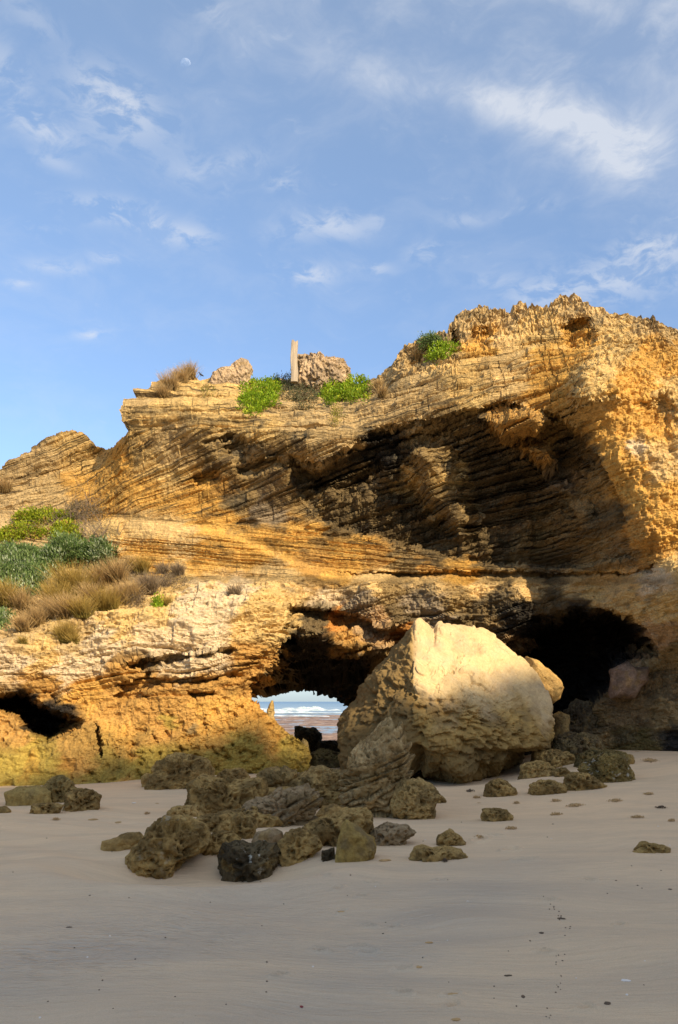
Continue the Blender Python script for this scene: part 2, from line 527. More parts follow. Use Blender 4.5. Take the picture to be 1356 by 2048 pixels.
wx = PX + 9 * fbm2(GX, GZ, 1.3, 3, 0.6, 21) + 5 * fbm2(GX, GZ, 7, 2, 0.6, 22)
wy = PY + 9 * fbm2(GX, GZ, 1.3, 3, 0.6, 23) + 5 * fbm2(GX, GZ, 7, 2, 0.6, 24)
print('base', time.time() - T0)

Cdepth = np.zeros_like(FY)


def region(poly, pad):
    poly = np.asarray(poly)
    m = (wx > poly[:, 0].min() - pad) & (wx < poly[:, 0].max() + pad) & (wy > poly[:, 1].min() - pad) & (wy < poly[:, 1].max() + pad) & inview
    return m


def feat(poly, depth, width, start=0.0):
    m = region(poly, width + 5)
    sd = poly_sd(wx[m], wy[m], poly)
    Cdepth[m] += depth * sstep(sd, start, start + width)


LIP = [(572, 900), (600, 912), (640, 926), (700, 886), (760, 852), (850, 838), (905, 822), (960, 812), (1010, 800), (1100, 828), (1160, 848), (1190, 900),
       (1240, 1000), (1262, 1085), (1262, 1120), (1150, 1138), (1000, 1136), (900, 1122), (780, 1092), (690, 1066), (640, 1040), (600, 1000), (580, 960)]
feat(LIP, 0.42, 10)
feat(LIP, 0.32, 110, 5)
feat([(570, 905), (640, 930), (700, 890), (770, 858), (900, 830), (930, 880), (850, 900), (780, 930), (760, 1000), (700, 1010), (620, 1000), (580, 960)], 0.40, 30)
feat([(400, 880), (470, 862), (525, 885), (505, 938), (440, 925)], 0.45, 22)
feat([(455, 925), (560, 905), (580, 935), (520, 960), (470, 955)], 0.3, 16)
feat([(380, 945), (440, 935), (450, 965), (390, 985)], 0.3, 16)
feat([(800, 880), (860, 865), (930, 930), (965, 1050), (930, 1100), (880, 1075), (830, 1010), (800, 950)], -1.0, 50)
feat([(950, 838), (1050, 806), (1110, 838), (1085, 880), (1010, 892)], -1.35, 26)
feat([(1035, 880), (1110, 880), (1135, 925), (1100, 945), (1050, 925)], -1.1, 24)
feat([(1120, 1000), (1180, 990), (1215, 1075), (1160, 1090), (1130, 1060)], -0.55, 30)
feat([(1100, 930), (1160, 890), (1190, 940), (1170, 1000), (1110, 990)], 0.5, 30)
feat([(1110, 648), (1140, 632), (1185, 636), (1200, 680), (1170, 702), (1125, 700)], 0.5, 16)
feat([(930, 655), (985, 650), (1000, 680), (960, 712), (935, 690)], 0.3, 18)
feat([(1125, 790), (1150, 720), (1200, 700), (1255, 740), (1265, 800), (1190, 830), (1140, 822)], -0.6, 40)
feat([(1265, 800), (1330, 780), (1370, 820), (1340, 880), (1290, 870)], 0.35, 28)
feat([(800, 705), (830, 690), (900, 690), (915, 712), (860, 740), (815, 745)], 0.45, 22)
feat([(890, 665), (915, 640), (925, 700), (900, 730)], 0.5, 16)
feat([(640, 1142), (900, 1140), (1250, 1142), (1310, 1118), (1300, 1152), (1000, 1160), (800, 1154)], 0.35, 7)
feat([(250, 1040), (246, 1115), (180, 1120), (150, 1070), (190, 1035)], -0.22, 14)
SH = [(572, 1206), (640, 1212), (720, 1225), (760, 1246), (830, 1262), (850, 1340), (840, 1400), (820, 1560), (820, 1640), (615, 1640), (610, 1500), (570, 1455), (530, 1420),
      (505, 1395), (497, 1362), (530, 1345), (556, 1310), (566, 1250)]
feat(SH, 0.75, 12)
feat([(585, 1245), (640, 1232), (720, 1248), (800, 1290), (760, 1312), (690, 1310), (640, 1290), (600, 1275)], -0.55, 22)
MOUTH = [(556, 1304), (580, 1262), (640, 1284), (690, 1310), (740, 1302), (790, 1314), (850, 1352), (850, 1660), (622, 1660), (616, 1500), (575, 1460), (535, 1425), (505, 1395),
         (500, 1367), (530, 1349)]
HOLE = [(510, 1396), (540, 1384), (575, 1378), (620, 1383), (672, 1394), (705, 1407), (724, 1420), (748, 1450), (765, 1660), (634, 1660), (624, 1505), (582, 1468), (541, 1433)]
m = region(MOUTH, 10)
d1 = poly_sd(wx[m], wy[m], MOUTH)
hw = 0.5 * wx + 0.5 * PX, 0.5 * wy + 0.5 * PY
d2 = -poly_sd(hw[0][m], hw[1][m], HOLE)
tt = np.clip(d1, 0, None) / (np.clip(d1, 0, None) + np.clip(d2, 0, None) + 1e-6)
Cdepth[m] += np.where(d1 > 0, 7.6 * np.clip(tt, 0, 1) ** 0.75, 0)
hole = np.zeros(FY.shape, bool); hole[m] = (d2 < 0)
feat([(-70, 1384), (60, 1380), (90, 1408), (182, 1440), (150, 1468), (100, 1490), (60, 1470), (20, 1432), (-70, 1412)], 3.0, 24)
feat([(1060, 1236), (1120, 1214), (1200, 1208), (1260, 1226), (1300, 1262), (1322, 1290), (1320, 1322), (1290, 1336), (1232, 1350), (1222, 1385), (1195, 1412), (1170, 1455), (1140, 1500),
      (1000, 1520), (930, 1420), (940, 1330), (985, 1290), (1030, 1262)], 4.6, 60)
feat([(200, 1328), (300, 1310), (460, 1288), (484, 1304), (400, 1322), (280, 1342)], 0.5, 9)
feat([(230, 1362), (300, 1342), (340, 1352), (480, 1340), (475, 1358), (380, 1374), (250, 1388)], 0.35, 9)
feat([(225, 1385), (290, 1372), (300, 1400), (240, 1410)], 0.35, 12)
feat([(370, 1380), (430, 1375), (440, 1395), (380, 1402)], 0.3, 10)
feat([(188, 1440), (200, 1445), (212, 1500), (204, 1530), (192, 1500)], 0.3, 6)
feat([(430, 1335), (490, 1320), (540, 1290), (560, 1262), (570, 1300), (520, 1345), (480, 1375)], 0.25, 16)
print('features', time.time() - T0)

# assemble, with the hollows dug along the line they recede in
dirx = GX / FY; dirz = (GZ - CAM_H) / FY
POS = np.stack([GX + Cdepth * dirx, FY + Cdepth, GZ + Cdepth * dirz], -1)

# --- bedding
hl = np.random.default_rng(3)


def layers(total, lo, hi, seed):
    r = np.random.default_rng(seed)
    t = lo * (hi / lo) ** r.random(int(total / lo))
    e = np.cumsum(t) - total * 0.3
    return e, r.random(len(e) + 2).astype(np.float32)


_blk = (np.random.default_rng(8).random(4096).astype(np.float32) - 0.5)


def bedding(s, X, Yk, lo, hi, seed, fr, groove=0.3, gw=0.012):
    e, pr = layers(30.0, lo, hi, seed)
    k = np.searchsorted(e, s)
    k = np.clip(k, 1, len(e) - 1)
    d0 = s - e[k - 1]; d1 = e[k] - s
    f = d0 / (e[k] - e[k - 1])
    along = perlin2(X * fr, k * 7.31 + Yk * 0.6, seed) + 0.6 * perlin2(X * fr * 2.7, k * 3.17, seed + 1)
    p = (pr[k] - 0.5) * 0.9 + along * 0.9
    open_ = np.clip(0.55 + 1.3 * perlin2(X * fr * 1.3 + 9, k * 5.7, seed + 2), 0.0, 1.3)
    cell = np.floor(X * (fr * 1.2 + pr[k] * 1.4) + k * 0.37 + 0.5 * perlin2(X * 2.0, k * 1.1, seed + 4)).astype(np.int64)
    tb = _blk[(k * 131 + cell * 17 + seed * 7) % 4096]
    p = p * 0.8 + 0.6 * tb
    prof = p + 0.55 * (f - 0.5) - groove * 2.2 * open_ * np.exp(-(d0 / (gw * 1.5)) ** 2)
    return prof


X, Y3, Z = POS[..., 0], POS[..., 1], POS[..., 2]
xs = np.linspace(-60, 60, 2401)
slope = np.interp(xs, [-9, -7, -4.5, -2, 0, 3, 6], [0.22, 0.42, 0.36, 0.32, 0.34, 0.28, 0.15])
hh = np.cumsum(slope) * (xs[1] - xs[0]); hh -= np.interp(0, xs, hh)
HX = np.interp(X, xs, hh)
wob = 0.05 * fbm2(X, Z, 0.9, 3, 0.55, 31)
wob2 = 0.012 * fbm2(X, Z, 9, 2, 0.6, 33)
sA = Z - HX + 1.2 * wob + wob2
zb_boundary = np.interp(PX, [150, 250, 400, 560, 700, 850, 1000, 1200, 1400], [1020, 1028, 1048, 1042, 1075, 1108, 1128, 1140, 1115])
zc_boundary = np.interp(PX, [200, 260, 400, 560, 700, 800, 900, 1000, 1150, 1300], [835, 858, 858, 868, 884, 842, 815, 780, 740, 700])
inB = sstep(PY - zb_boundary, -3, 3)
inC = 1 - sstep(PY - zc_boundary, -8, 8)
lower = sstep(PY, 1150, 1172)
sB = Z * (1.0 + 0.03 * (X + 2)) - 0.045 * X + 0.6 * wob + wob2
sC = Z + 0.03 * X - 0.20 * np.maximum(X - 0.3, 0) + 0.12 * np.maximum(X - 4.5, 0) + 1.0 * wob + wob2
sD = Z - 0.16 * X + 0.35 * fbm2(X, Z, 0.45, 3, 0.5, 37) + wob2
dA = 0.105 * bedding(sA, X, Y3, 0.07, 0.21, 41, 0.9, 0.42, 0.018) + 0.15 * bedding(sA, X, Y3, 0.25, 0.6, 42, 0.6, 0.2, 0.03)
dB = 0.042 * bedding(sB, X, Y3, 0.06, 0.16, 43, 0.45, 0.7, 0.015) + 0.05 * bedding(sB, X, Y3, 0.2, 0.4, 44, 0.4, 0.2, 0.02)
dC = 0.13 * bedding(sC, X, Y3, 0.08, 0.24, 45, 0.9, 0.42, 0.020) + 0.13 * bedding(sC, X, Y3, 0.3, 0.7, 46, 0.5, 0.2, 0.03)
dD = 0.07 * bedding(sD, X, Y3, 0.09, 0.22, 47, 1.1, 0.45, 0.02) + 0.20 * bedding(sD, X, Y3, 0.22, 0.5, 48, 0.7, 0.30, 0.03)
# how strongly each place is bedded
rightwall = sstep(PX, 1120, 1230)
karst_m = np.clip(sstep(zc_boundary - PY, 60, 130) * sstep(PX, 880, 940) + sstep(PX, 770, 800) * (1 - sstep(PX, 900, 930)) * sstep(760 - PY, 0, 20), 0, 1)
smoothband = np.exp(-((PY - np.interp(PX, [200, 450, 650, 900, 1300], [1045, 1062, 1150, 1172, 1180])) / np.interp(PX, [200, 450, 600, 900], [22, 12, 12, 26])) ** 2)
podium = sstep(PY, 1330, 1420) * (1 - sstep(PX, 700, 800))
strength = 1 - 0.75 * rightwall * (1 - inC * 0.3)
D = (dA * (1 - inB) + dB * inB) * (1 - inC) + dC * inC
amp_up = strength * (1 - 0.85 * smoothband) * (1 - 0.5 * karst_m)
faintleft = sstep(PX, 380, 200) if False else 1 - 0.45 * np.exp(-(((PX - 300) / 130) ** 2 + ((PY - 1000) / 50) ** 2))
D = D * amp_up * faintleft * (1 + 0.7 * sstep(Cdepth, 0.1, 0.6))
rl = lower * sstep(PX, 1175, 1230) * sstep(PY, 1190, 1240)
D = D * (1 - lower) + lower * dD * (1 - 0.75 * rl) * (1 - 0.85 * podium) * (1 - 0.8 * smoothband)
P3 = POS
rough1 = fbm3(P3, 0.9, 5, 0.55, off=3)
rough2 = fbm3(P3, 4.5, 4, 0.6, off=9)
D += 0.16 * rough1 + 0.055 * rough2 * (1 + 0.8 * rightwall + 0.6 * podium) * (1 - 0.7 * smoothband)
# karst: hanging knobs and fretted pinnacles
kn = fbm3(P3, 3.6, 4, 0.6, st=(1.5, 1.2, 0.6), off=15, ridged=True)
D += 0.20 * karst_m * (kn - 0.25)
kn2 = fbm3(P3, 3.0, 3, 0.55, st=(1.0, 1.0, 0.8), off=25, ridged=True)
rw = rightwall * (1 - lower) * (1 - karst_m)
D += 0.11 * (kn2 - 0.2) * rw
D += 0.13 * fbm3(P3, 0.8, 3, 0.5, st=(1, 1, 1.2), off=28) * rw
D += 0.05 * fbm3(P3, 8, 3, 0.6, st=(1, 1, 0.8), off=27, ridged=True) * rw
D -= 0.07 * np.clip(fbm3(P3, 2.4, 3, 0.6, st=(1.1, 1, 0.8), off=29) - 0.08, 0, 0.4) / 0.4 * rw
crag = lower * sstep(PX, 555, 600) * sstep(PY - 16 * sstep(PX, 900, 1000), 1180, 1194)
D += crag * (0.17 * fbm3(P3, 1.5, 5, 0.6, st=(1, 1, 1.3), off=53, ridged=True) + 0.07 * fbm3(P3, 5, 3, 0.6, off=54, ridged=True) - 0.05)
# pitted lower walls
pn = fbm3(P3, 6.5, 3, 0.5, off=33)
pmask = sstep(fbm3(P3, 0.7, 3, 0.5, off=57), -0.15, 0.2)
D -= 0.11 * pmask * np.clip(pn - 0.08, 0, 1) / 0.3 * np.clip(podium + 0.4 * lower, 0, 1)
pn2 = fbm3(P3, 2.2, 3, 0.55, off=44)
D -= 0.28 * (1.2 - pmask) * np.clip(pn2 - 0.08, 0, 1) * np.clip(podium + 0.3 * lower, 0, 1)
D += (0.10 * fbm3(P3, 1.9, 5, 0.6, off=46, ridged=True) + 0.03 * fbm3(P3, 12, 3, 0.65, off=49)) * podium * sstep(PY, 1570, 1480)
D += rl * (0.13 * fbm3(P3, 2.6, 4, 0.62, st=(1.5, 1, 0.6), off=58, ridged=True) + 0.05 * fbm3(P3, 9, 3, 0.6, off=59))
lc = lower * (1 - podium) * (1 - crag)
D += lc * (0.16 * (fbm3(P3, 1.2, 4, 0.55, st=(1, 1, 2.6), off=47, ridged=True) - 0.2) + 0.06 * fbm3(P3, 5, 3, 0.6, st=(1, 1, 1.6), off=48, ridged=True))
# deep jagged edges of the overhang
over = sstep(Cdepth, 0.1, 0.7) * (1 - lower)
D += 0.36 * (fbm3(P3, 0.9, 5, 0.6, st=(1.5, 1, 1.0), off=50, ridged=True) - 0.25) * over
D += 0.14 * fbm3(P3, 3.2, 4, 0.6, st=(1, 1, 1.7), off=51) * over
fade = np.clip(1 - 0.0 * Cdepth, 0.4, 1)
print('disp', time.time() - T0)
# normals of the base
du = np.gradient(POS, axis=1); dv_ = np.gradient(POS, axis=0)
N = np.cross(du, dv_); N /= np.linalg.norm(N, axis=-1, keepdims=True) + 1e-9
N[N[..., 1] > 0] *= -1
blend = np.clip(0.35 + 0.5 * sstep(Cdepth, 1.5, 4), 0, 1)[..., None]
DIR = N * blend + np.array([0, -1.0, 0]) * (1 - blend)
DIR /= np.linalg.norm(DIR, axis=-1, keepdims=True)
POS = POS + DIR * (D * 1.0)[..., None]
# plates that stick out of the left prow
prow = np.exp(-(np.maximum(GX + 5.23, 0) / 0.45) ** 2) * (GX > -5.30) * sstep(Z, 8.28, 8.40) * inC
POS[..., 0] -= prow * (0.22 + 1.1 * dC)
# fretted pinnacles along the crest
topw = sstep(GZ - Ttop[None], -0.7, 0.0)
POS[..., 2] += topw * 0.06 * fbm3(P3, 5, 3, 0.6, off=61) * karst_m

# --- colours (albedo)
PAL = {'gold': (0.60, 0.35, 0.105), 'sand': (0.62, 0.43, 0.20), 'tan': (0.60, 0.415, 0.18), 'grey': (0.49, 0.35, 0.175), 'dark': (0.16, 0.115, 0.06),
       'char': (0.30, 0.21, 0.10), 'mauve': (0.29, 0.225, 0.15), 'pink': (0.47, 0.31, 0.165), 'cream': (0.62, 0.485, 0.31), 'orange': (0.55, 0.26, 0.08),
       'ochre': (0.47, 0.27, 0.09), 'drab': (0.33, 0.25, 0.14), 'olive': (0.38, 0.28, 0.075), 'moss': (0.14, 0.105, 0.04), 'brown': (0.25, 0.175, 0.09), 'black': (0.03, 0.026, 0.022)}  # black deepens the cave interiors, their shade put into the colour
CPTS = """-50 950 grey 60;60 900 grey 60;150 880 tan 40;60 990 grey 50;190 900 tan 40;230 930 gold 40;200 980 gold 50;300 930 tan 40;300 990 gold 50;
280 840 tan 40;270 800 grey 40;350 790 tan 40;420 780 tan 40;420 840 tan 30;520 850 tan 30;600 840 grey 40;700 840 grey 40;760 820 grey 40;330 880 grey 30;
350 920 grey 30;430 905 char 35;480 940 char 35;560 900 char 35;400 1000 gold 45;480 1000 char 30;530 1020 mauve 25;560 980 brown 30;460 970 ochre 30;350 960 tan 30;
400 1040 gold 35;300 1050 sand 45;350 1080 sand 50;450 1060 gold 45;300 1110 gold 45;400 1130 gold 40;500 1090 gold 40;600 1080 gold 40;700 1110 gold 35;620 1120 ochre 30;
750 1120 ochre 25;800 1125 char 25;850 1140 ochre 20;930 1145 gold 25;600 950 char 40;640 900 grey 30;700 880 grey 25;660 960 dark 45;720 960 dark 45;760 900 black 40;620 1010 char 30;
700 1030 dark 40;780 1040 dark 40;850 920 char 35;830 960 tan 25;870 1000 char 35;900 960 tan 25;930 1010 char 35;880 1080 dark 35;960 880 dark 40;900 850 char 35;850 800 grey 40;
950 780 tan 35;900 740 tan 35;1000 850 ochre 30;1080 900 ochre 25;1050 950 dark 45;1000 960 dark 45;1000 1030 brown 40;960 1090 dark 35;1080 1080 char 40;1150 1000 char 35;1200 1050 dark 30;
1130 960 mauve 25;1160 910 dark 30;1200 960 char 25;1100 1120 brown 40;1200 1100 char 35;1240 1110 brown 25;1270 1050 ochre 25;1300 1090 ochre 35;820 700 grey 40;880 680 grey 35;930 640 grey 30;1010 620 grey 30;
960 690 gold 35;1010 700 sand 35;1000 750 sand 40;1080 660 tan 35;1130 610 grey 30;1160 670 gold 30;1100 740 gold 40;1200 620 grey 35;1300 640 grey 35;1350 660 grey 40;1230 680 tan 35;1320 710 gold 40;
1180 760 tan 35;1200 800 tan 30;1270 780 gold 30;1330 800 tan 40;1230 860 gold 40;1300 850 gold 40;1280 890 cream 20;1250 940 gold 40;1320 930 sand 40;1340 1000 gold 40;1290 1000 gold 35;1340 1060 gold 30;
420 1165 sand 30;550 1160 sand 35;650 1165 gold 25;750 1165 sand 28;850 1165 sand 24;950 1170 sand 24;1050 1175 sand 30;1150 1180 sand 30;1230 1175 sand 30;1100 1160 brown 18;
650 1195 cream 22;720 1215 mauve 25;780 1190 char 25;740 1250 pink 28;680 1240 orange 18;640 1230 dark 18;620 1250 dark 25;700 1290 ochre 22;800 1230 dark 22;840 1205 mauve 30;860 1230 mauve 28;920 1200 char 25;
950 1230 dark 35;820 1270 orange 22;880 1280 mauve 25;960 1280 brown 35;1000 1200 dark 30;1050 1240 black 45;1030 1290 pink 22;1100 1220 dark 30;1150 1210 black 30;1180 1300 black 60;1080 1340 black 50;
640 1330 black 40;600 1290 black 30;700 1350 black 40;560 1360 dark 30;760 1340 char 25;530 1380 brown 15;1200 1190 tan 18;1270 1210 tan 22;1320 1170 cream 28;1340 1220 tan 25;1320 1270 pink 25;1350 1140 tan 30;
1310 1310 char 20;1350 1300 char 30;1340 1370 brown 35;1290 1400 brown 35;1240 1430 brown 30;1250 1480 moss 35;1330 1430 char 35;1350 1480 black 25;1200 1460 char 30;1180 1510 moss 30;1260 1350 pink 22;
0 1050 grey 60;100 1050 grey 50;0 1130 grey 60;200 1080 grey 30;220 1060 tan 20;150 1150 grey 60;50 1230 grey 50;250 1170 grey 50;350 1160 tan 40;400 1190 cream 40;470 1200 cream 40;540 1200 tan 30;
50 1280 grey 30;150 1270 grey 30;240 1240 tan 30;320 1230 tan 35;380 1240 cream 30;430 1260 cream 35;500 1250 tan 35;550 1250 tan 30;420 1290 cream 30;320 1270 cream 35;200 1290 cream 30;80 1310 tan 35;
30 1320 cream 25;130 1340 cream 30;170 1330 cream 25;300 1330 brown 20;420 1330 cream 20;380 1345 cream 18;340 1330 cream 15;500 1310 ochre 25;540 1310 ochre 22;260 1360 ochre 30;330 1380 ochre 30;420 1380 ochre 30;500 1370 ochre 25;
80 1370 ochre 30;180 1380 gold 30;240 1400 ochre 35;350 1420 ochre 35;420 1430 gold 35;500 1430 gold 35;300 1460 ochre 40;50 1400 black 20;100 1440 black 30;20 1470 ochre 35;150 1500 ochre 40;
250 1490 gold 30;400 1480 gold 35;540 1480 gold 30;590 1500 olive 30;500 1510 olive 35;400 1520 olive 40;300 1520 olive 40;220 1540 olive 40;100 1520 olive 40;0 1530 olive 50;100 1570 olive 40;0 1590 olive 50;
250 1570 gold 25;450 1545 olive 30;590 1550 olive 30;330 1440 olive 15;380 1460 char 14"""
pts = []
for s in CPTS.replace('\n', '').split(';'):
    a = s.split()
    if a: pts.append((float(a[0]), float(a[1]), PAL[a[2]], float(a[3])))
qx = PX + 34 * fbm2(X, Z, 0.9, 4, 0.6, 71) + 26 * perlin2(X * 1.1 + 0, sA * 7, 73)
qy = PY + 22 * fbm2(X, Z, 0.9, 4, 0.6, 75)
cw = np.full(FY.shape, 1e-9, np.float32); cc = np.zeros(FY.shape + (3,), np.float32)
qx32 = qx.astype(np.float32); qy32 = qy.astype(np.float32)
logs = np.zeros((3,))
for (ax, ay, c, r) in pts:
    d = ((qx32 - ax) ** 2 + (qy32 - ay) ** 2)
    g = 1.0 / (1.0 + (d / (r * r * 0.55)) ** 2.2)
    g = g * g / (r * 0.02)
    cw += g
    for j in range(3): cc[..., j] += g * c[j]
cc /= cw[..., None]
outm = sstep(np.abs(GX), 9.5, 11)[..., None]
cc = cc * (1 - outm) + outm * np.array(PAL['tan'])
# bed to bed colour, dark varnish on the ledges, and vertical wash stains
bedc = bedding(np.where(inB > 0.5, sB, np.where(inC > 0.5, sC, sA)), X, Y3, 0.05, 0.2, 91, 0.5, 0, 0.02)
cc *= (1 + 0.16 * np.clip(bedc, -1.5, 1.5) * (1 - lower))[..., None]
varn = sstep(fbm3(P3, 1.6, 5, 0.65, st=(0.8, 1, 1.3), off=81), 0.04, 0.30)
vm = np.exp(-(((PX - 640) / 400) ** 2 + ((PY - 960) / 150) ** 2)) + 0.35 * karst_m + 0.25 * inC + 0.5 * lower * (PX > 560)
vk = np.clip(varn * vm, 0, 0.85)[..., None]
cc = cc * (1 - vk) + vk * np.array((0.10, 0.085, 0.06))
white = sstep(fbm3(P3, 5, 4, 0.6, off=95), 0.42, 0.55) * lower * (PY < 1340) * 0.4
cc = cc * (1 - white[..., None]) + white[..., None] * np.array((0.72, 0.60, 0.42))
rust = sstep(fbm3(P3, 1.3, 5, 0.65, st=(1.6, 1, 0.6), off=97), 0.08, 0.4) * podium * 0.4
cc = cc * (1 - rust[..., None]) + rust[..., None] * np.array((0.42, 0.20, 0.05))
br = (sstep(fbm3(P3, 0.9, 5, 0.65, off=99), 0.02, 0.25) * podium * 0.55)[..., None]
cc = cc * (1 - br) + br * np.array((0.22, 0.15, 0.05))
lum = cc.mean(-1, keepdims=True)
cc = np.clip((lum + (cc - lum) * 1.07) * 0.96, 0.012, 0.85)
print('colour', time.time() - T0)

sall = np.where(lower > 0.5, sD, np.where(inB > 0.5, sB, np.where(inC > 0.5, sC, sA)))
lamw = np.clip((amp_up * (1 - lower) + lower * 0.5 * (1 - podium) * (1 - 0.8 * crag) * (1 - rl)) * (1 - 0.8 * karst_m), 0, 1)
STR = np.stack([sall * (1 - 0.5 * lower), X + 3.1 * Y3, lamw], -1)
# plateau and back of the cliff
rows = [POS]; rcol = [cc]
top = POS[-1]; tc = cc[-1]
yb = 27.2 + 0.6 * perlin2(gx * 0.4, 0 * gx, 77)
for k in range(1, 15):
    f = (k / 14) ** 1.3
    q = top.copy()
    q[:, 1] = top[:, 1] * (1 - f) + yb * f
    q[:, 2] = top[:, 2] - 0.25 * sstep(f, 0, 0.4) - 0.5 * f + 0.15 * perlin2(gx * 1.1, q[:, 1] * 1.1, 5) * f
    rows.append(q[None]); rcol.append(tc[None] * 0 + np.array(PAL['grey']))
bt = rows[-1][0]
for k in range(1, 31):
    f = k / 30
    q = bt.copy()
    q[:, 2] = bt[:, 2] * (1 - f) + (-1.5) * f
    q[:, 1] = yb + 0.9 * math.sin(f * 3.0) * 0 + 0.5 * perlin2(gx * 0.6, q[:, 2] * 0.6, 6)
    rows.append(q[None]); rcol.append(tc[None] * 0 + np.array(PAL['grey']))
ALL = np.concatenate(rows, 0); ALLC = np.concatenate(rcol, 0)
nr = ALL.shape[0]
kill = np.zeros((nr, NC), bool); kill[:NR] = hole
bx, bz = ALL[..., 0], ALL[..., 2]
backm = np.zeros((nr, NC), bool); backm[NR + 14:] = True
kill |= backm & (bx > -3.6) & (bx < 1.9) & (bz < 2.9 - 0.25 * (bx + 0.8) ** 2 * 0.3)
fc = grid_faces(nr, NC)
kf = kill.ravel()[fc].any(axis=1)
fc = fc[~kf]
STRA = np.zeros(ALL.shape, np.float32); STRA[:NR] = STR; STRA[NR:, :, 0] = ALL[NR:, :, 2]; STRA[NR:, :, 2] = 0.3
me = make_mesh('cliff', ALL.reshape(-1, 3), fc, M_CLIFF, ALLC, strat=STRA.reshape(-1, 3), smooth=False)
cliff = link('cliff', me)
tag(cliff, kind='structure')
cliff['label'] = 'layered golden limestone headland with a sea arch and overhang'
# coarse copy of the front for placing plants on it
st = 4
sub = POS[::st, ::st]
sf = grid_faces(sub.shape[0], sub.shape[1])
bvh = BVHTree.FromPolygons([Vector(v) for v in sub.reshape(-1, 3).tolist()], sf.tolist())
print('cliff', time.time() - T0, len(fc))


def hit(px, py, default=20.0):
    d = Vector(((px - CX) / F_PX, 1.0, (HZ - py) / F_PX))
    l = d.length
    p, n, i, dist = bvh.ray_cast(Vector((0, 0, CAM_H)), d / l)
    if p is None:
        return None, None
    if n.y > 0: n = -n
    return p, n


# ------------------------------------------------------------------ sand, reef, sea
def spaced(a, b, lo_a, lo_b, fine):
    o = [a]
    return o


def axis(segs):
    out = []
    for a, b, s in segs:
        out.append(np.arange(a, b, s))
    return np.concatenate(out)


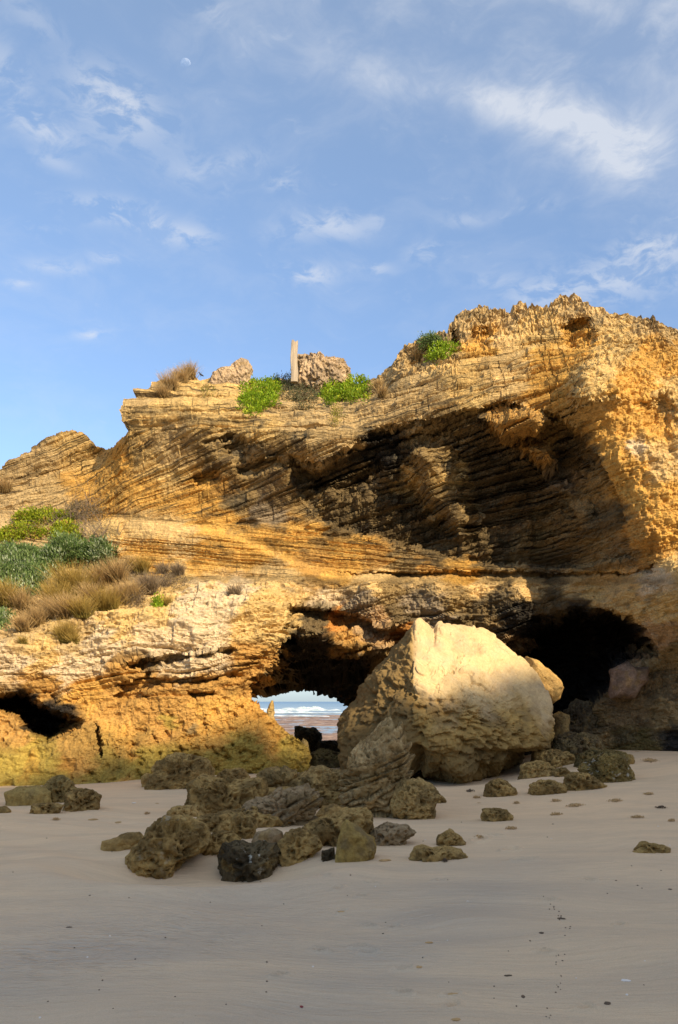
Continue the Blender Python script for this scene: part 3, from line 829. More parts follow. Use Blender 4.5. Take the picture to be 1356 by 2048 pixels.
def sand_material():
    m, t = new_mat('beach_sand')
    pos = t.n('ShaderNodeNewGeometry').outputs['Position']
    wpos = t.v('ADD', pos, t.v('MULTIPLY', t.noise(pos, 0.25, 2, 0.5, out='Color'), (3.0, 3.0, 0)))
    flow = t.map(wpos, scale=(0.22, 1.0, 1.0), rot=(0, 0, R(24)))
    nb = t.noise(flow, 0.75, 6, 0.62)
    nb2 = t.noise(pos, 0.22, 3, 0.5)
    dry = (0.69, 0.505, 0.30); damp = (0.43, 0.355, 0.25)
    sep = t.n('ShaderNodeSeparateXYZ'); t.set(sep.inputs[0], pos)
    x, y = sep.outputs[0], sep.outputs[1]
    # damp tongue left by the swash in the foreground
    near = t.ramp(y, 11.5, 4.6, 0.0, 1.0)
    dampf = t.m('MULTIPLY', near, t.ramp(t.m('ADD', t.m('MULTIPLY', nb, 0.75), t.m('MULTIPLY', nb2, 0.55)), 0.42, 0.78))
    def tongue(x0, y0, ang, la, lb):
        ca, sa = math.cos(R(ang)), math.sin(R(ang))
        dx_ = t.m('SUBTRACT', x, x0); dy_ = t.m('SUBTRACT', y, y0)
        u_ = t.m('DIVIDE', t.m('ADD', t.m('MULTIPLY', dx_, ca), t.m('MULTIPLY', dy_, sa)), la)
        v_ = t.m('DIVIDE', t.m('SUBTRACT', t.m('MULTIPLY', dy_, ca), t.m('MULTIPLY', dx_, sa)), lb)
        return t.m('EXPONENT', t.m('MULTIPLY', t.m('ADD', t.m('MULTIPLY', u_, u_), t.m('MULTIPLY', v_, v_)), -1.0))
    tg1 = tongue(-1.5, 5.6, 40, 1.9, 0.75)
    tg2 = tongue(0.6, 5.9, 62, 1.9, 0.45)
    tg = t.m('MULTIPLY', t.m('ADD', tg1, tg2, clamp=True), t.ramp(nb, 0.25, 0.6, 0.35, 1.0))
    dampf = t.m('ADD', t.m('MULTIPLY', dampf, 0.55), t.m('MULTIPLY', tg, 0.55), clamp=True)
    c = t.mix(t.m('MULTIPLY', dampf, 0.92), dry, damp)
    c = t.mix(t.m('MULTIPLY', tg, 0.30), c, (0.42, 0.42, 0.37))
    c = t.mix(t.m('MULTIPLY', near, 0.25), c, (0.52, 0.41, 0.28))
    fl2 = t.noise(t.map(wpos, scale=(0.5, 2.2, 1.0), rot=(0, 0, R(20))), 0.9, 4, 0.55)
    c = t.mix(1.0, c, t.mix(t.ramp(fl2, 0.3, 0.7), (0.92, 0.92, 0.94), (1.07, 1.05, 1.03)), 'MULTIPLY')
    rip = t.noise(t.map(wpos, scale=(2.2, 13.0, 1.0), rot=(0, 0, R(30))), 1.5, 3, 0.6)
    c = t.mix(1.0, c, t.mix(rip, (0.86, 0.86, 0.87), (1.11, 1.11, 1.10)), 'MULTIPLY')
    gr = t.noise(pos, 120.0, 4, 0.85)
    c = t.mix(1.0, c, t.mix(gr, (0.62, 0.62, 0.62), (1.38, 1.38, 1.38)), 'MULTIPLY')
    spk = t.ramp(t.vor(pos, 9.0), 0.055, 0.03)
    rare = t.ramp(t.noise(pos, 1.3, 2), 0.5, 0.6)
    c = t.mix(t.m('MULTIPLY', t.m('MULTIPLY', spk, rare), 0.6), c, (0.10, 0.07, 0.05))
    nr_ = bump(t, rip, 0.022, 0.8)
    nr_ = bump(t, fl2, 0.02, 0.5, nr_)
    wr = t.map(t.v('ADD', pos, t.v('MULTIPLY', t.noise(pos, 1.5, 3, 0.5, out='Color'), (0.5, 0.5, 0))), scale=(6.0, 26.0, 1), rot=(0, 0, R(-52)))
    rp = t.noise(wr, 1.0, 2, 0.5)
    nr_ = bump(t, t.m('MULTIPLY', rp, tg1), 0.045, 1.0, nr_)
    nr_ = bump(t, t.noise(pos, 7.0, 3, 0.5), 0.012, 0.4, nr_)
    nr_ = bump(t, gr, 0.002, 0.7, nr_)
    finish(t, c, t.m('SUBTRACT', 0.88, t.m('MULTIPLY', dampf, 0.50)), nr_, 0.4)
    return m


sx = axis([(-200, -40, 8), (-40, -12, 0.8), (-12, -6, 0.12), (-6, -0.6, 0.045), (-0.6, 3.0, 0.014), (3.0, 6, 0.04), (6, 12, 0.10), (12, 40, 0.8), (40, 201, 8)])
sy = axis([(-90, -10, 4), (-10, 3, 0.4), (3, 4, 0.04), (4, 7.4, 0.015), (7.4, 11, 0.03), (11, 20, 0.05), (20, 34, 0.2), (34, 66, 1.5)])
SX, SY = np.meshgrid(sx, sy)
SZ = sand_h(SX, SY)
fp = [(808, 1937), (684, 1824), (740, 1852), (720, 1893), (788, 1854), (808, 1985), (905, 1990), (722, 1792), (742, 1766), (1172, 2016), (676, 1777), (650, 1750), (740, 1905), (905, 2012), (1090, 1903),
      (1100, 1800), (1020, 1700), (985, 1672), (1050, 1720), (960, 1680), (640, 1900), (560, 1950), (1240, 1850), (1180, 1760), (880, 1760)]
for k, (a, b) in enumerate(fp):
    p = sand_hit(a, b)
    ang = 0.3 + 0.9 * math.sin(k * 2.1)
    u = (SX - p.x) * math.cos(ang) + (SY - p.y) * math.sin(ang); v_ = -(SX - p.x) * math.sin(ang) + (SY - p.y) * math.cos(ang)
    s_ = 0.042 if b > 1740 else 0.10
    g = (u / s_) ** 2 + (v_ / (s_ * 0.55)) ** 2
    near = g < 12
    SZ[near] += (-0.034 * np.exp(-g[near]) + 0.018 * np.exp(-(np.sqrt(g[near]) - 1.5) ** 2 * 4)) * (s_ / 0.042) ** 0.5
sand = link('sand', make_mesh('sand', np.stack([SX, SY, SZ], -1), grid_faces(len(sy), len(sx)), sand_material()))
tag(sand, kind='structure')
sand['label'] = 'smooth pale beach sand with damp grey tongues'

# reef flat beyond the arch
rx = np.linspace(-45, 45, 260); ry = np.concatenate([np.linspace(31, 60, 150), np.linspace(60.5, 150, 170)])
RX, RY = np.meshgrid(rx, ry)
RZ = -0.46 + 0.16 * fbm2(RX, RY, 0.22, 5, 0.65, 51) - 0.25 * sstep(RY, 125, 150) + 0.12 * np.abs(fbm2(RX, RY, 1.6, 3, 0.6, 52)) - 0.5 * (1 - sstep(RY, 31, 33))
mr, t = new_mat('reef_rock')
pos = t.n('ShaderNodeNewGeometry').outputs['Position']
c = t.mix(t.ramp(t.noise(pos, 0.7, 6, 0.7), 0.35, 0.65), (0.14, 0.085, 0.06), (0.40, 0.27, 0.19))
finish(t, c, 0.8, bump(t, t.noise(pos, 6, 5, 0.7), 0.06), 0.3)
reef = link('reef', make_mesh('reef', np.stack([RX, RY, RZ], -1), grid_faces(len(ry), len(rx)), mr))
tag(reef, kind='structure'); reef['label'] = 'brown wave-cut reef flat with shallow pools beyond the arch'

ms, t = new_mat('sea_water')
pos = t.n('ShaderNodeNewGeometry').outputs['Position']
sep = t.n('ShaderNodeSeparateXYZ'); t.set(sep.inputs[0], pos)
far = t.ramp(sep.outputs[1], 120, 1500)
c = t.mix(far, (0.20, 0.27, 0.30), (0.10, 0.17, 0.24))
foam = t.ramp(t.noise(t.map(pos, scale=(0.12, 0.5, 1)), 0.9, 6, 0.7), 0.52, 0.66)
zone = t.m('MULTIPLY', t.ramp(sep.outputs[1], 90, 170), t.ramp(sep.outputs[1], 420, 260))
fm = t.m('MULTIPLY', foam, t.m('ADD', t.m('MULTIPLY', zone, 0.7), 0.08))
c = t.mix(fm, c, (0.8, 0.83, 0.85))
hb = t.noise(t.map(pos, scale=(0.3, 1.2, 1)), 1.2, 5, 0.6)
finish(t, c, 0.35, bump(t, hb, 0.25, 0.6), 0.5)
wxs = np.concatenate([np.linspace(-9000, -60, 12), np.linspace(-50, 50, 60), np.linspace(60, 9000, 12)])
wys = np.concatenate([np.linspace(30.5, 300, 160), np.geomspace(310, 9500, 20)])
WX, WY = np.meshgrid(wxs, wys)
WZ = -0.46 + 0.10 * fbm2(WX, WY, 0.08, 2, 0.5, 61) * sstep(WY, 110, 170) * (1 - sstep(WY, 300, 600))
sea = link('sea', make_mesh('sea', np.stack([WX, WY, WZ], -1), grid_faces(len(wys), len(wxs)), ms))
tag(sea, kind='structure'); sea['label'] = 'grey blue sea running out to the horizon'

mf, t = new_mat('sea_foam')
pos = t.n('ShaderNodeNewGeometry').outputs['Position']
c = t.mix(t.ramp(t.noise(pos, 0.8, 6, 0.7), 0.42, 0.62), (0.42, 0.52, 0.54), (0.82, 0.84, 0.84))
finish(t, c, 0.7, bump(t, t.noise(pos, 2.0, 5, 0.7), 0.25), 0.2)
for k, (y0, hgt, wd, lab) in enumerate([(118, 0.55, 5, 'nearest line of white surf breaking on the reef edge'), (150, 0.95, 8, 'middle line of tumbling white surf seen through the arch'),
                                        (190, 1.25, 9, 'farthest line of white surf below the horizon')]):
    ux = np.linspace(-42, 34, 420); uv = np.linspace(0, 1, 22)
    UX, UV = np.meshgrid(ux, uv)
    yy = y0 + (UV - 0.5) * wd + 3.5 * perlin2(UX * 0.09, 0 * UX, 80 + k) + 1.0 * perlin2(UX * 0.5, UV * 2, 83 + k)
    env = np.clip(0.45 + 1.0 * perlin2(UX * 0.07, 0 * UX, 84 + k) + 0.4 * perlin2(UX * 0.4, 0 * UX, 87 + k), 0.0, 1.3)
    zz = -0.58 + 0.16 + hgt * np.sin(np.pi * UV) ** 1.2 * env * (0.75 + 0.5 * np.abs(fbm2(UX, yy, 0.9, 3, 0.6, 88 + k))) - 0.1 * (env < 0.05)
    o = link('surf', make_mesh('surf', np.stack([UX, yy, zz], -1), grid_faces(22, 420), mf))
    tag(o, lab, 'surf', 'lines of breaking surf')

# ------------------------------------------------------------------ headland behind the camera that shades the beach
hx = np.linspace(-2, 64, 190); hv = np.linspace(0, 1, 60)
HXg, HV = np.meshgrid(hx, hv)
ridge = np.interp(hx, [-2, 6, 14, 20, 25, 30, 34, 38, 44, 56, 64], [3, 12, 22.4, 25.9, 27.3, 28.0, 29.3, 31.0, 32.5, 30, 18])
ridge = ridge + 0.7 * perlin2(hx * 0.35, 0 * hx, 7) + 0.5 * perlin2(hx * 1.1, 0 * hx, 8)
prof = np.interp(hv, [0, 0.10, 0.35, 0.5, 0.62, 1.0], [0, 0.55, 1.0, 0.99, 0.8, 0.0])
yof = np.interp(hv, [0, 0.10, 0.35, 0.5, 0.62, 1.0], [8, 5, 0.6, -0.6, -8, -34])
HZg = -1 + (ridge[None] + 1) * prof[:, None] + 0.6 * fbm2(HXg, HV * 30, 0.3, 3, 0.5, 9) * np.sin(np.pi * HV)
HYg = -22 + yof[:, None] + 1.2 * fbm2(HXg, HZg, 0.12, 3, 0.5, 10)
hc = np.ones(HXg.shape + (3,)) * np.array((0.42, 0.31, 0.18))
hd = link('headland', make_mesh('headland', np.stack([HXg, HYg, HZg], -1), grid_faces(60, 190), M_CLIFF, hc))
tag(hd, kind='structure'); hd['label'] = 'high limestone headland on the landward side of the beach'

# ------------------------------------------------------------------ boulders and loose rocks
def cube_sphere(n):
    a = np.linspace(-math.pi / 4, math.pi / 4, n)
    u, v = np.meshgrid(np.tan(a), np.tan(a))
    o = np.ones_like(u)
    vs, fs, off = [], [], 0
    for f in ((o, u, v), (-o, -u, v), (-u, o, v), (u, -o, v), (-v, u, o), (v, u, -o)):
        p = np.stack(f, -1).reshape(-1, 3)
        p /= np.linalg.norm(p, axis=1, keepdims=True)
        vs.append(p); fs.append(grid_faces(n, n) + off); off += n * n
    vs = np.concatenate(vs); fs = np.concatenate(fs)
    key = np.round(vs * 1e5).astype(np.int64)
    _, idx, inv = np.unique(key, axis=0, return_index=True, return_inverse=True)
    return vs[idx], inv.reshape(-1)[fs]


_cs = {}


def cs(n):
    if n not in _cs: _cs[n] = cube_sphere(n)
    return _cs[n]


def hull_planes(points):
    bm = bmesh.new()
    for p in points: bm.verts.new(p)
    r = bmesh.ops.convex_hull(bm, input=list(bm.verts))
    bm.normal_update()
    c = Vector((0, 0, 0))
    for p in points: c += Vector(p)
    c /= len(points)
    pl = []
    for f in bm.faces:
        n = f.normal.copy(); d = n.dot(f.verts[0].co - c)
        if d < 0: n, d = -n, -d
        if not any((n - q[0]).length < 0.05 for q in pl): pl.append((n, d))
    bm.free()
    return c, pl


def hull_rock(points, n, k=14.0, centre=None):
    c, pl = hull_planes(points)
    d, f = cs(n)
    inv = np.zeros(len(d))
    acc = np.zeros(len(d))
    for nn, dd in pl:
        a = np.maximum(d @ np.array(nn), 0) / max(dd, 0.02)
        acc += a ** k
    r = acc ** (-1.0 / k)
    return np.array(c), d, d * r[:, None], f


def outline_rock(poly, Yc, depth, n, p=0.72, q=0.85, sink=0.25):
    poly = np.asarray(poly, float)
    wxp = (poly[:, 0] - CX) / F_PX * Yc; wzp = CAM_H + (HZ - poly[:, 1]) / F_PX * Yc
    # centroid
    cx_, cz_ = (wxp.max() + wxp.min()) / 2, wzp.min() + 0.42 * (wzp.max() - wzp.min())
    wzp = np.where(wzp < wzp.min() + 0.22 * (wzp.max() - wzp.min()), wzp - sink, wzp)
    th = np.arctan2(wzp - cz_, wxp - cx_); rr = np.hypot(wzp - cz_, wxp - cx_)
    o = np.argsort(th); th, rr = th[o], rr[o]
    th = np.concatenate([th - 2 * math.pi, th, th + 2 * math.pi]); rr = np.concatenate([rr, rr, rr])
    # straight edges between the outline points
    d, f = cs(n)
    a = np.arctan2(d[:, 2], d[:, 0]); rho = np.hypot(d[:, 0], d[:, 2])
    i = np.searchsorted(th, a); i = np.clip(i, 1, len(th) - 1)
    x0, z0 = rr[i - 1] * np.cos(th[i - 1]), rr[i - 1] * np.sin(th[i - 1]); x1, z1 = rr[i] * np.cos(th[i]), rr[i] * np.sin(th[i])
    den = (np.cos(a) * (z1 - z0) - np.sin(a) * (x1 - x0))
    R_ = (x0 * (z1 - z0) - z0 * (x1 - x0)) / np.where(np.abs(den) < 1e-6, 1e-6, den)
    lin = rr[i - 1] + (rr[i] - rr[i - 1]) * (a - th[i - 1]) / np.maximum(th[i] - th[i - 1], 1e-6)
    R_ = np.where((R_ > 0) & (R_ < 3 * rr.max()), R_, lin)
    P = np.stack([R_ * rho ** p * np.cos(a), depth * np.sign(d[:, 1]) * np.abs(d[:, 1]) ** q, R_ * rho ** p * np.sin(a)], 1)
    return np.array([cx_, Yc, cz_]), d, P, f


def rock_relief(P, d, size, seed, style):
    """displace along the radial direction"""
    nrm = P / (np.linalg.norm(P, axis=1, keepdims=True) + 1e-9)
    s = 1.0 / size
    o = seed * 5.3
    D = 0.20 * size * fbm3(P, 1.2 * s, 3, 0.55, off=o) - 0.04 * size
    wp = P + 0.03 * np.stack([fbm3(P, 8, 2, off=o + k_) for k_ in (1, 2, 3)], 1)
    if style in ('pitted', 'barnacled'):
        wn = worley3(P + 0.1 * size * np.stack([fbm3(P, 1.5 * s, 2, off=o + k_) for k_ in (5, 6, 7)], 1), 0.62 * size, seed + 9)
        D += 0.13 * size * (0.5 - wn) + 0.045 * size * fbm3(P, 3.0 * s, 4, 0.6, off=o + 2) + 0.03
        msk = sstep(fbm3(P, 1.6 * s + 0.6, 3, 0.5, off=o + 4), -0.35, 0.05)
        big_ = min(0.20, 0.24 * size)
        D -= 0.50 * big_ * holes(wp, big_, seed, 0.46) * msk
        D -= 0.060 * holes(wp, 0.085, seed + 1, 0.46) * (0.35 + 0.65 * msk)
        D -= 0.026 * holes(wp, 0.045, seed + 2, 0.46)
        D += 0.028 * fbm3(P, 11, 3, 0.6, off=o + 5)
    elif style == 'layered':
        tilt = P[:, 2] * 0.93 - P[:, 0] * 0.42 + 0.10 * size * fbm3(P, 1.5 * s, 2, off=o)
        D += 0.04 * size * fbm3(P, 2.4 * s, 4, 0.6, off=o + 2) + 0.05
        D += 0.13 * min(size, 0.8) * bedding(tilt.astype(float) + 3, P[:, 0] * 3, P[:, 1], 0.06, 0.16, seed + 3, 1.2, 0.45, 0.014)
        st_ = wp @ np.array([[0.93, 0, 0.9], [0, 1, 0], [-0.38, 0, 2.0]])
        D -= 0.075 * holes(st_, 0.17, seed, 0.46) * sstep(fbm3(P, 2.5, 2, off=o + 4), -0.3, 0.1)
        D -= 0.035 * holes(st_, 0.09, seed + 1, 0.46)
        D += 0.025 * fbm3(P, 11, 3, 0.6, off=o + 5)
    elif style == 'smooth':
        D += 0.03 * size * fbm3(P, 3.0 * s, 4, 0.55, off=o + 2)
        D -= 0.03 * np.clip(fbm3(P, 16, 2, 0.5, off=o + 4) - 0.2, 0, 0.4)
    return P + nrm * D[:, None]


def rock_color(P, base, alt, seed, topc=None, barn=0.0):
    n = sstep(fbm3(P, 2.6, 4, 0.65, off=seed * 3.3), -0.15, 0.2)[:, None]
    c = np.array(base) * 1.12 * (1 - n) + np.array(alt) * 0.95 * n
    oc = (sstep(fbm3(P, 4.5, 3, 0.6, off=seed * 1.9 + 4), 0.16, 0.34) * 0.35)[:, None]
    c = c * (1 - oc) + oc * np.array((0.34, 0.21, 0.06))
    if barn:
        b = sstep(fbm3(P, 9, 4, 0.7, off=seed * 2.1), 0.16, 0.26) * sstep(fbm3(P, 1.8, 2, 0.5, off=seed), -0.1, 0.2) * barn
        c = c * (1 - b[:, None]) + b[:, None] * np.array((0.46, 0.43, 0.34))
    return c


ROCKS = []


def add_rock(name, label, c, P, f, cols, mat=None, group=None, cat='rock'):
    zb = P[:, 2].min()
    loc = Vector((c[0], c[1], c[2] + zb))
    Q = P.copy(); Q[:, 2] -= zb
    o = link(name, make_mesh(name, Q, f, mat or M_ROCK, cols), loc=loc)
    tag(o, label, cat, group)
    ROCKS.append(o)
    return o


# the big fallen block
BP = [(676, 1470, 17.4), (672, 1510, 17.2), (688, 1530, 16.8), (740, 1540, 16.2), (820, 1530, 15.8), (900, 1545, 15.75), (1000, 1538, 16.0), (1085, 1510, 16.7), (1100, 1470, 17.0),
      (832, 1250, 17.0), (850, 1243, 17.3), (900, 1239, 17.7), (945, 1246, 17.9), (985, 1266, 18.0), (1000, 1290, 18.0), (1058, 1325, 17.9), (1096, 1385, 17.6), (1108, 1425, 17.3),
      (824, 1300, 16.6), (820, 1400, 16.05), (832, 1480, 15.75), (692, 1432, 18.2), (750, 1345, 18.4), (800, 1275, 18.1), (960, 1470, 15.85), (1050, 1470, 16.4),
      (720, 1480, 19.2), (1080, 1480, 19.4), (900, 1290, 19.0), (1000, 1330, 19.2)]
bp = [W(*a) for a in BP] + [(0.2, 17.8, -0.4), (3.6, 17.8, -0.4), (1.0, 16.4, -0.25), (3.3, 16.8, -0.25)]
c, d, P, f = hull_rock(bp, 200, k=70)
G = P + c
gpx = CX + F_PX * G[:, 0] / G[:, 1]; gpy = HZ - F_PX * (G[:, 2] - CAM_H) / G[:, 1]
edge = gpy - np.interp(gpx, [680, 820, 900, 1000, 1100], [1100, 1400, 1400, 1400, 1440])   # rough below this line
rough = np.clip(sstep(edge + 110 * fbm3(P, 0.9, 4, 0.55, off=5), -45, 45) + (gpx < 826) * 0.75, 0, 1)
nrm = P / np.linalg.norm(P, axis=1, keepdims=True)
D = 0.10 * fbm3(P, 0.9, 4, 0.5, off=2)
D += rough * (0.13 * fbm3(P, 1.7, 4, 0.6, off=12, ridged=True) + 0.06 * fbm3(P, 6, 3, 0.6, off=13))
tl = P[:, 2] * 0.9 - P[:, 0] * 0.25 + 0.25 * fbm3(P, 0.7, 3, off=14)
lay = bedding(tl.astype(float) + 5, P[:, 0], P[:, 1], 0.05, 0.12, 9, 1.8, 0.5, 0.012)
D += rough * 0.03 * lay * (gpx > 826)
pits = np.clip(fbm3(P, 5.0, 2, 0.5, off=21) - 0.08, 0, 0.4)
D -= rough * 0.30 * pits
wb = P + 0.06 * np.stack([fbm3(P, 4, 2, off=k_) for k_ in (1, 2, 3)], 1)
st_ = wb @ np.array([[0.75, 0, 0.2], [0, 1, 0], [0, 0, 1.9]])
D -= 0.12 * rough * holes(st_, 0.30, 4, 0.48) * sstep(fbm3(P, 1.2, 3, off=8), -0.3, 0.1)
D -= 0.06 * rough * holes(wb, 0.13, 5, 0.44) * sstep(fbm3(P, 1.7, 2, off=66), -0.2, 0.2)
wn = worley3(wb, 0.8, 12)
D += rough * 0.22 * (0.45 - wn)
D -= 0.05 * (1 - rough) * holes(wb @ np.array([[1, 0, 0.3], [0, 1, 0], [-0.5, 0, 0.7]]), 0.13, 6, 0.42) * sstep(fbm3(P, 1.5, 3, off=18), -0.12, 0.15)
D -= rough * 0.10 * np.clip(fbm3(P, 11.0, 2, 0.5, off=22) - 0.05, 0, 0.4)
# runnels scratched down the smooth face
run = fbm3(P @ np.array([[0.8, 0, 0.6], [0, 1, 0], [-0.6, 0, 0.8]]), 2.2, 3, 0.6, st=(2.2, 1, 0.35), off=31)
D -= (1 - rough) * 0.16 * np.clip(run - 0.20, 0, 0.3)
crk = np.abs(fbm3(P @ np.array([[0.85, 0, 0.5], [0, 1, 0], [-0.5, 0, 0.85]]), 1.5, 3, 0.55, st=(1.3, 1, 0.5), off=36))
D -= (1 - rough) * 0.025 * np.exp(-(crk / 0.010) ** 2) * sstep(fbm3(P, 0.9, 2, off=37), -0.1, 0.15)
D += (1 - rough) * 0.05 * sstep(fbm3(P, 1.3, 2, 0.5, off=38), -0.02, 0.02)
D += (1 - rough) * 0.035 * fbm3(P, 4, 5, 0.65, off=32)
D += (1 - rough) * 0.03 * bedding((P[:, 2] * 0.75 + P[:, 0] * 0.55 + 0.12 * fbm3(P, 0.8, 3, off=39)).astype(float) + 5, P[:, 0], P[:, 1], 0.12, 0.45, 19, 0.8, 0.5, 0.02)
# undercut at the foot
under = sstep(gpy, 1488, 1520) * (gpx > 700) * (gpy < 1600)
foot = np.exp(-(((gpx - 925) / 42) ** 2)) 
D -= 0.62 * under * (1 - 0.85 * foot) * (0.7 + 0.6 * fbm3(P, 1.2, 2, off=41))
cut = np.exp(-((gpx - 845 + 0.15 * (gpy - 1400)) / 16) ** 2) * sstep(gpy, 1440, 1475)
D -= 0.25 * cut
D -= 0.16 * np.exp(-((gpx - 864) / 9) ** 2) * sstep(gpy, 1300, 1262)
D += 0.09 * np.exp(-((gpx - 838) / 12) ** 2) * sstep(gpy, 1290, 1258)
D += 0.10 * fbm3(P, 0.55, 2, off=91)
P = P + nrm * D[:, None]
n_ = sstep(fbm3(P, 1.5, 4, 0.6, off=77), -0.2, 0.35)[:, None]
smooth_c = np.array((0.60, 0.435, 0.22)) * (1 - n_) + np.array((0.52, 0.385, 0.22)) * n_
st2 = (sstep(fbm3(P @ np.array([[0.8, 0, 0.6], [0, 1, 0], [-0.6, 0, 0.8]]), 1.6, 6, 0.7, st=(2.0, 1, 0.6), off=87), 0.02, 0.28) * 0.5)[:, None]
smooth_c = smooth_c * (1 - st2) + st2 * np.array((0.40, 0.28, 0.14))
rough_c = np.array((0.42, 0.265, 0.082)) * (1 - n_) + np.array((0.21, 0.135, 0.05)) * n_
leftc = np.array((0.19, 0.125, 0.05))  # left face darkened: part of its self-shade is put into the colour
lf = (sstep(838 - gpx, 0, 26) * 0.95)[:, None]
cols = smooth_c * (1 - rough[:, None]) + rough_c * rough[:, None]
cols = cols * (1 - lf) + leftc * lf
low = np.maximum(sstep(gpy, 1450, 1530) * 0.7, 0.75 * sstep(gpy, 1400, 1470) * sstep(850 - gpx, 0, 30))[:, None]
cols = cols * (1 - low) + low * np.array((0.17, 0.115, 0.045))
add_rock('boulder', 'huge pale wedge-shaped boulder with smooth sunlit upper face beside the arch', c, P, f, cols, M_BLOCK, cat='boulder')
print('boulder', time.time() - T0)

OL = dict(base=(0.36, 0.235, 0.082), alt=(0.21, 0.135, 0.048))
BR = dict(base=(0.37, 0.245, 0.09), alt=(0.23, 0.155, 0.06))
DK = dict(base=(0.115, 0.085, 0.042), alt=(0.065, 0.048, 0.026))
GY = dict(base=(0.30, 0.215, 0.115), alt=(0.22, 0.155, 0.075))
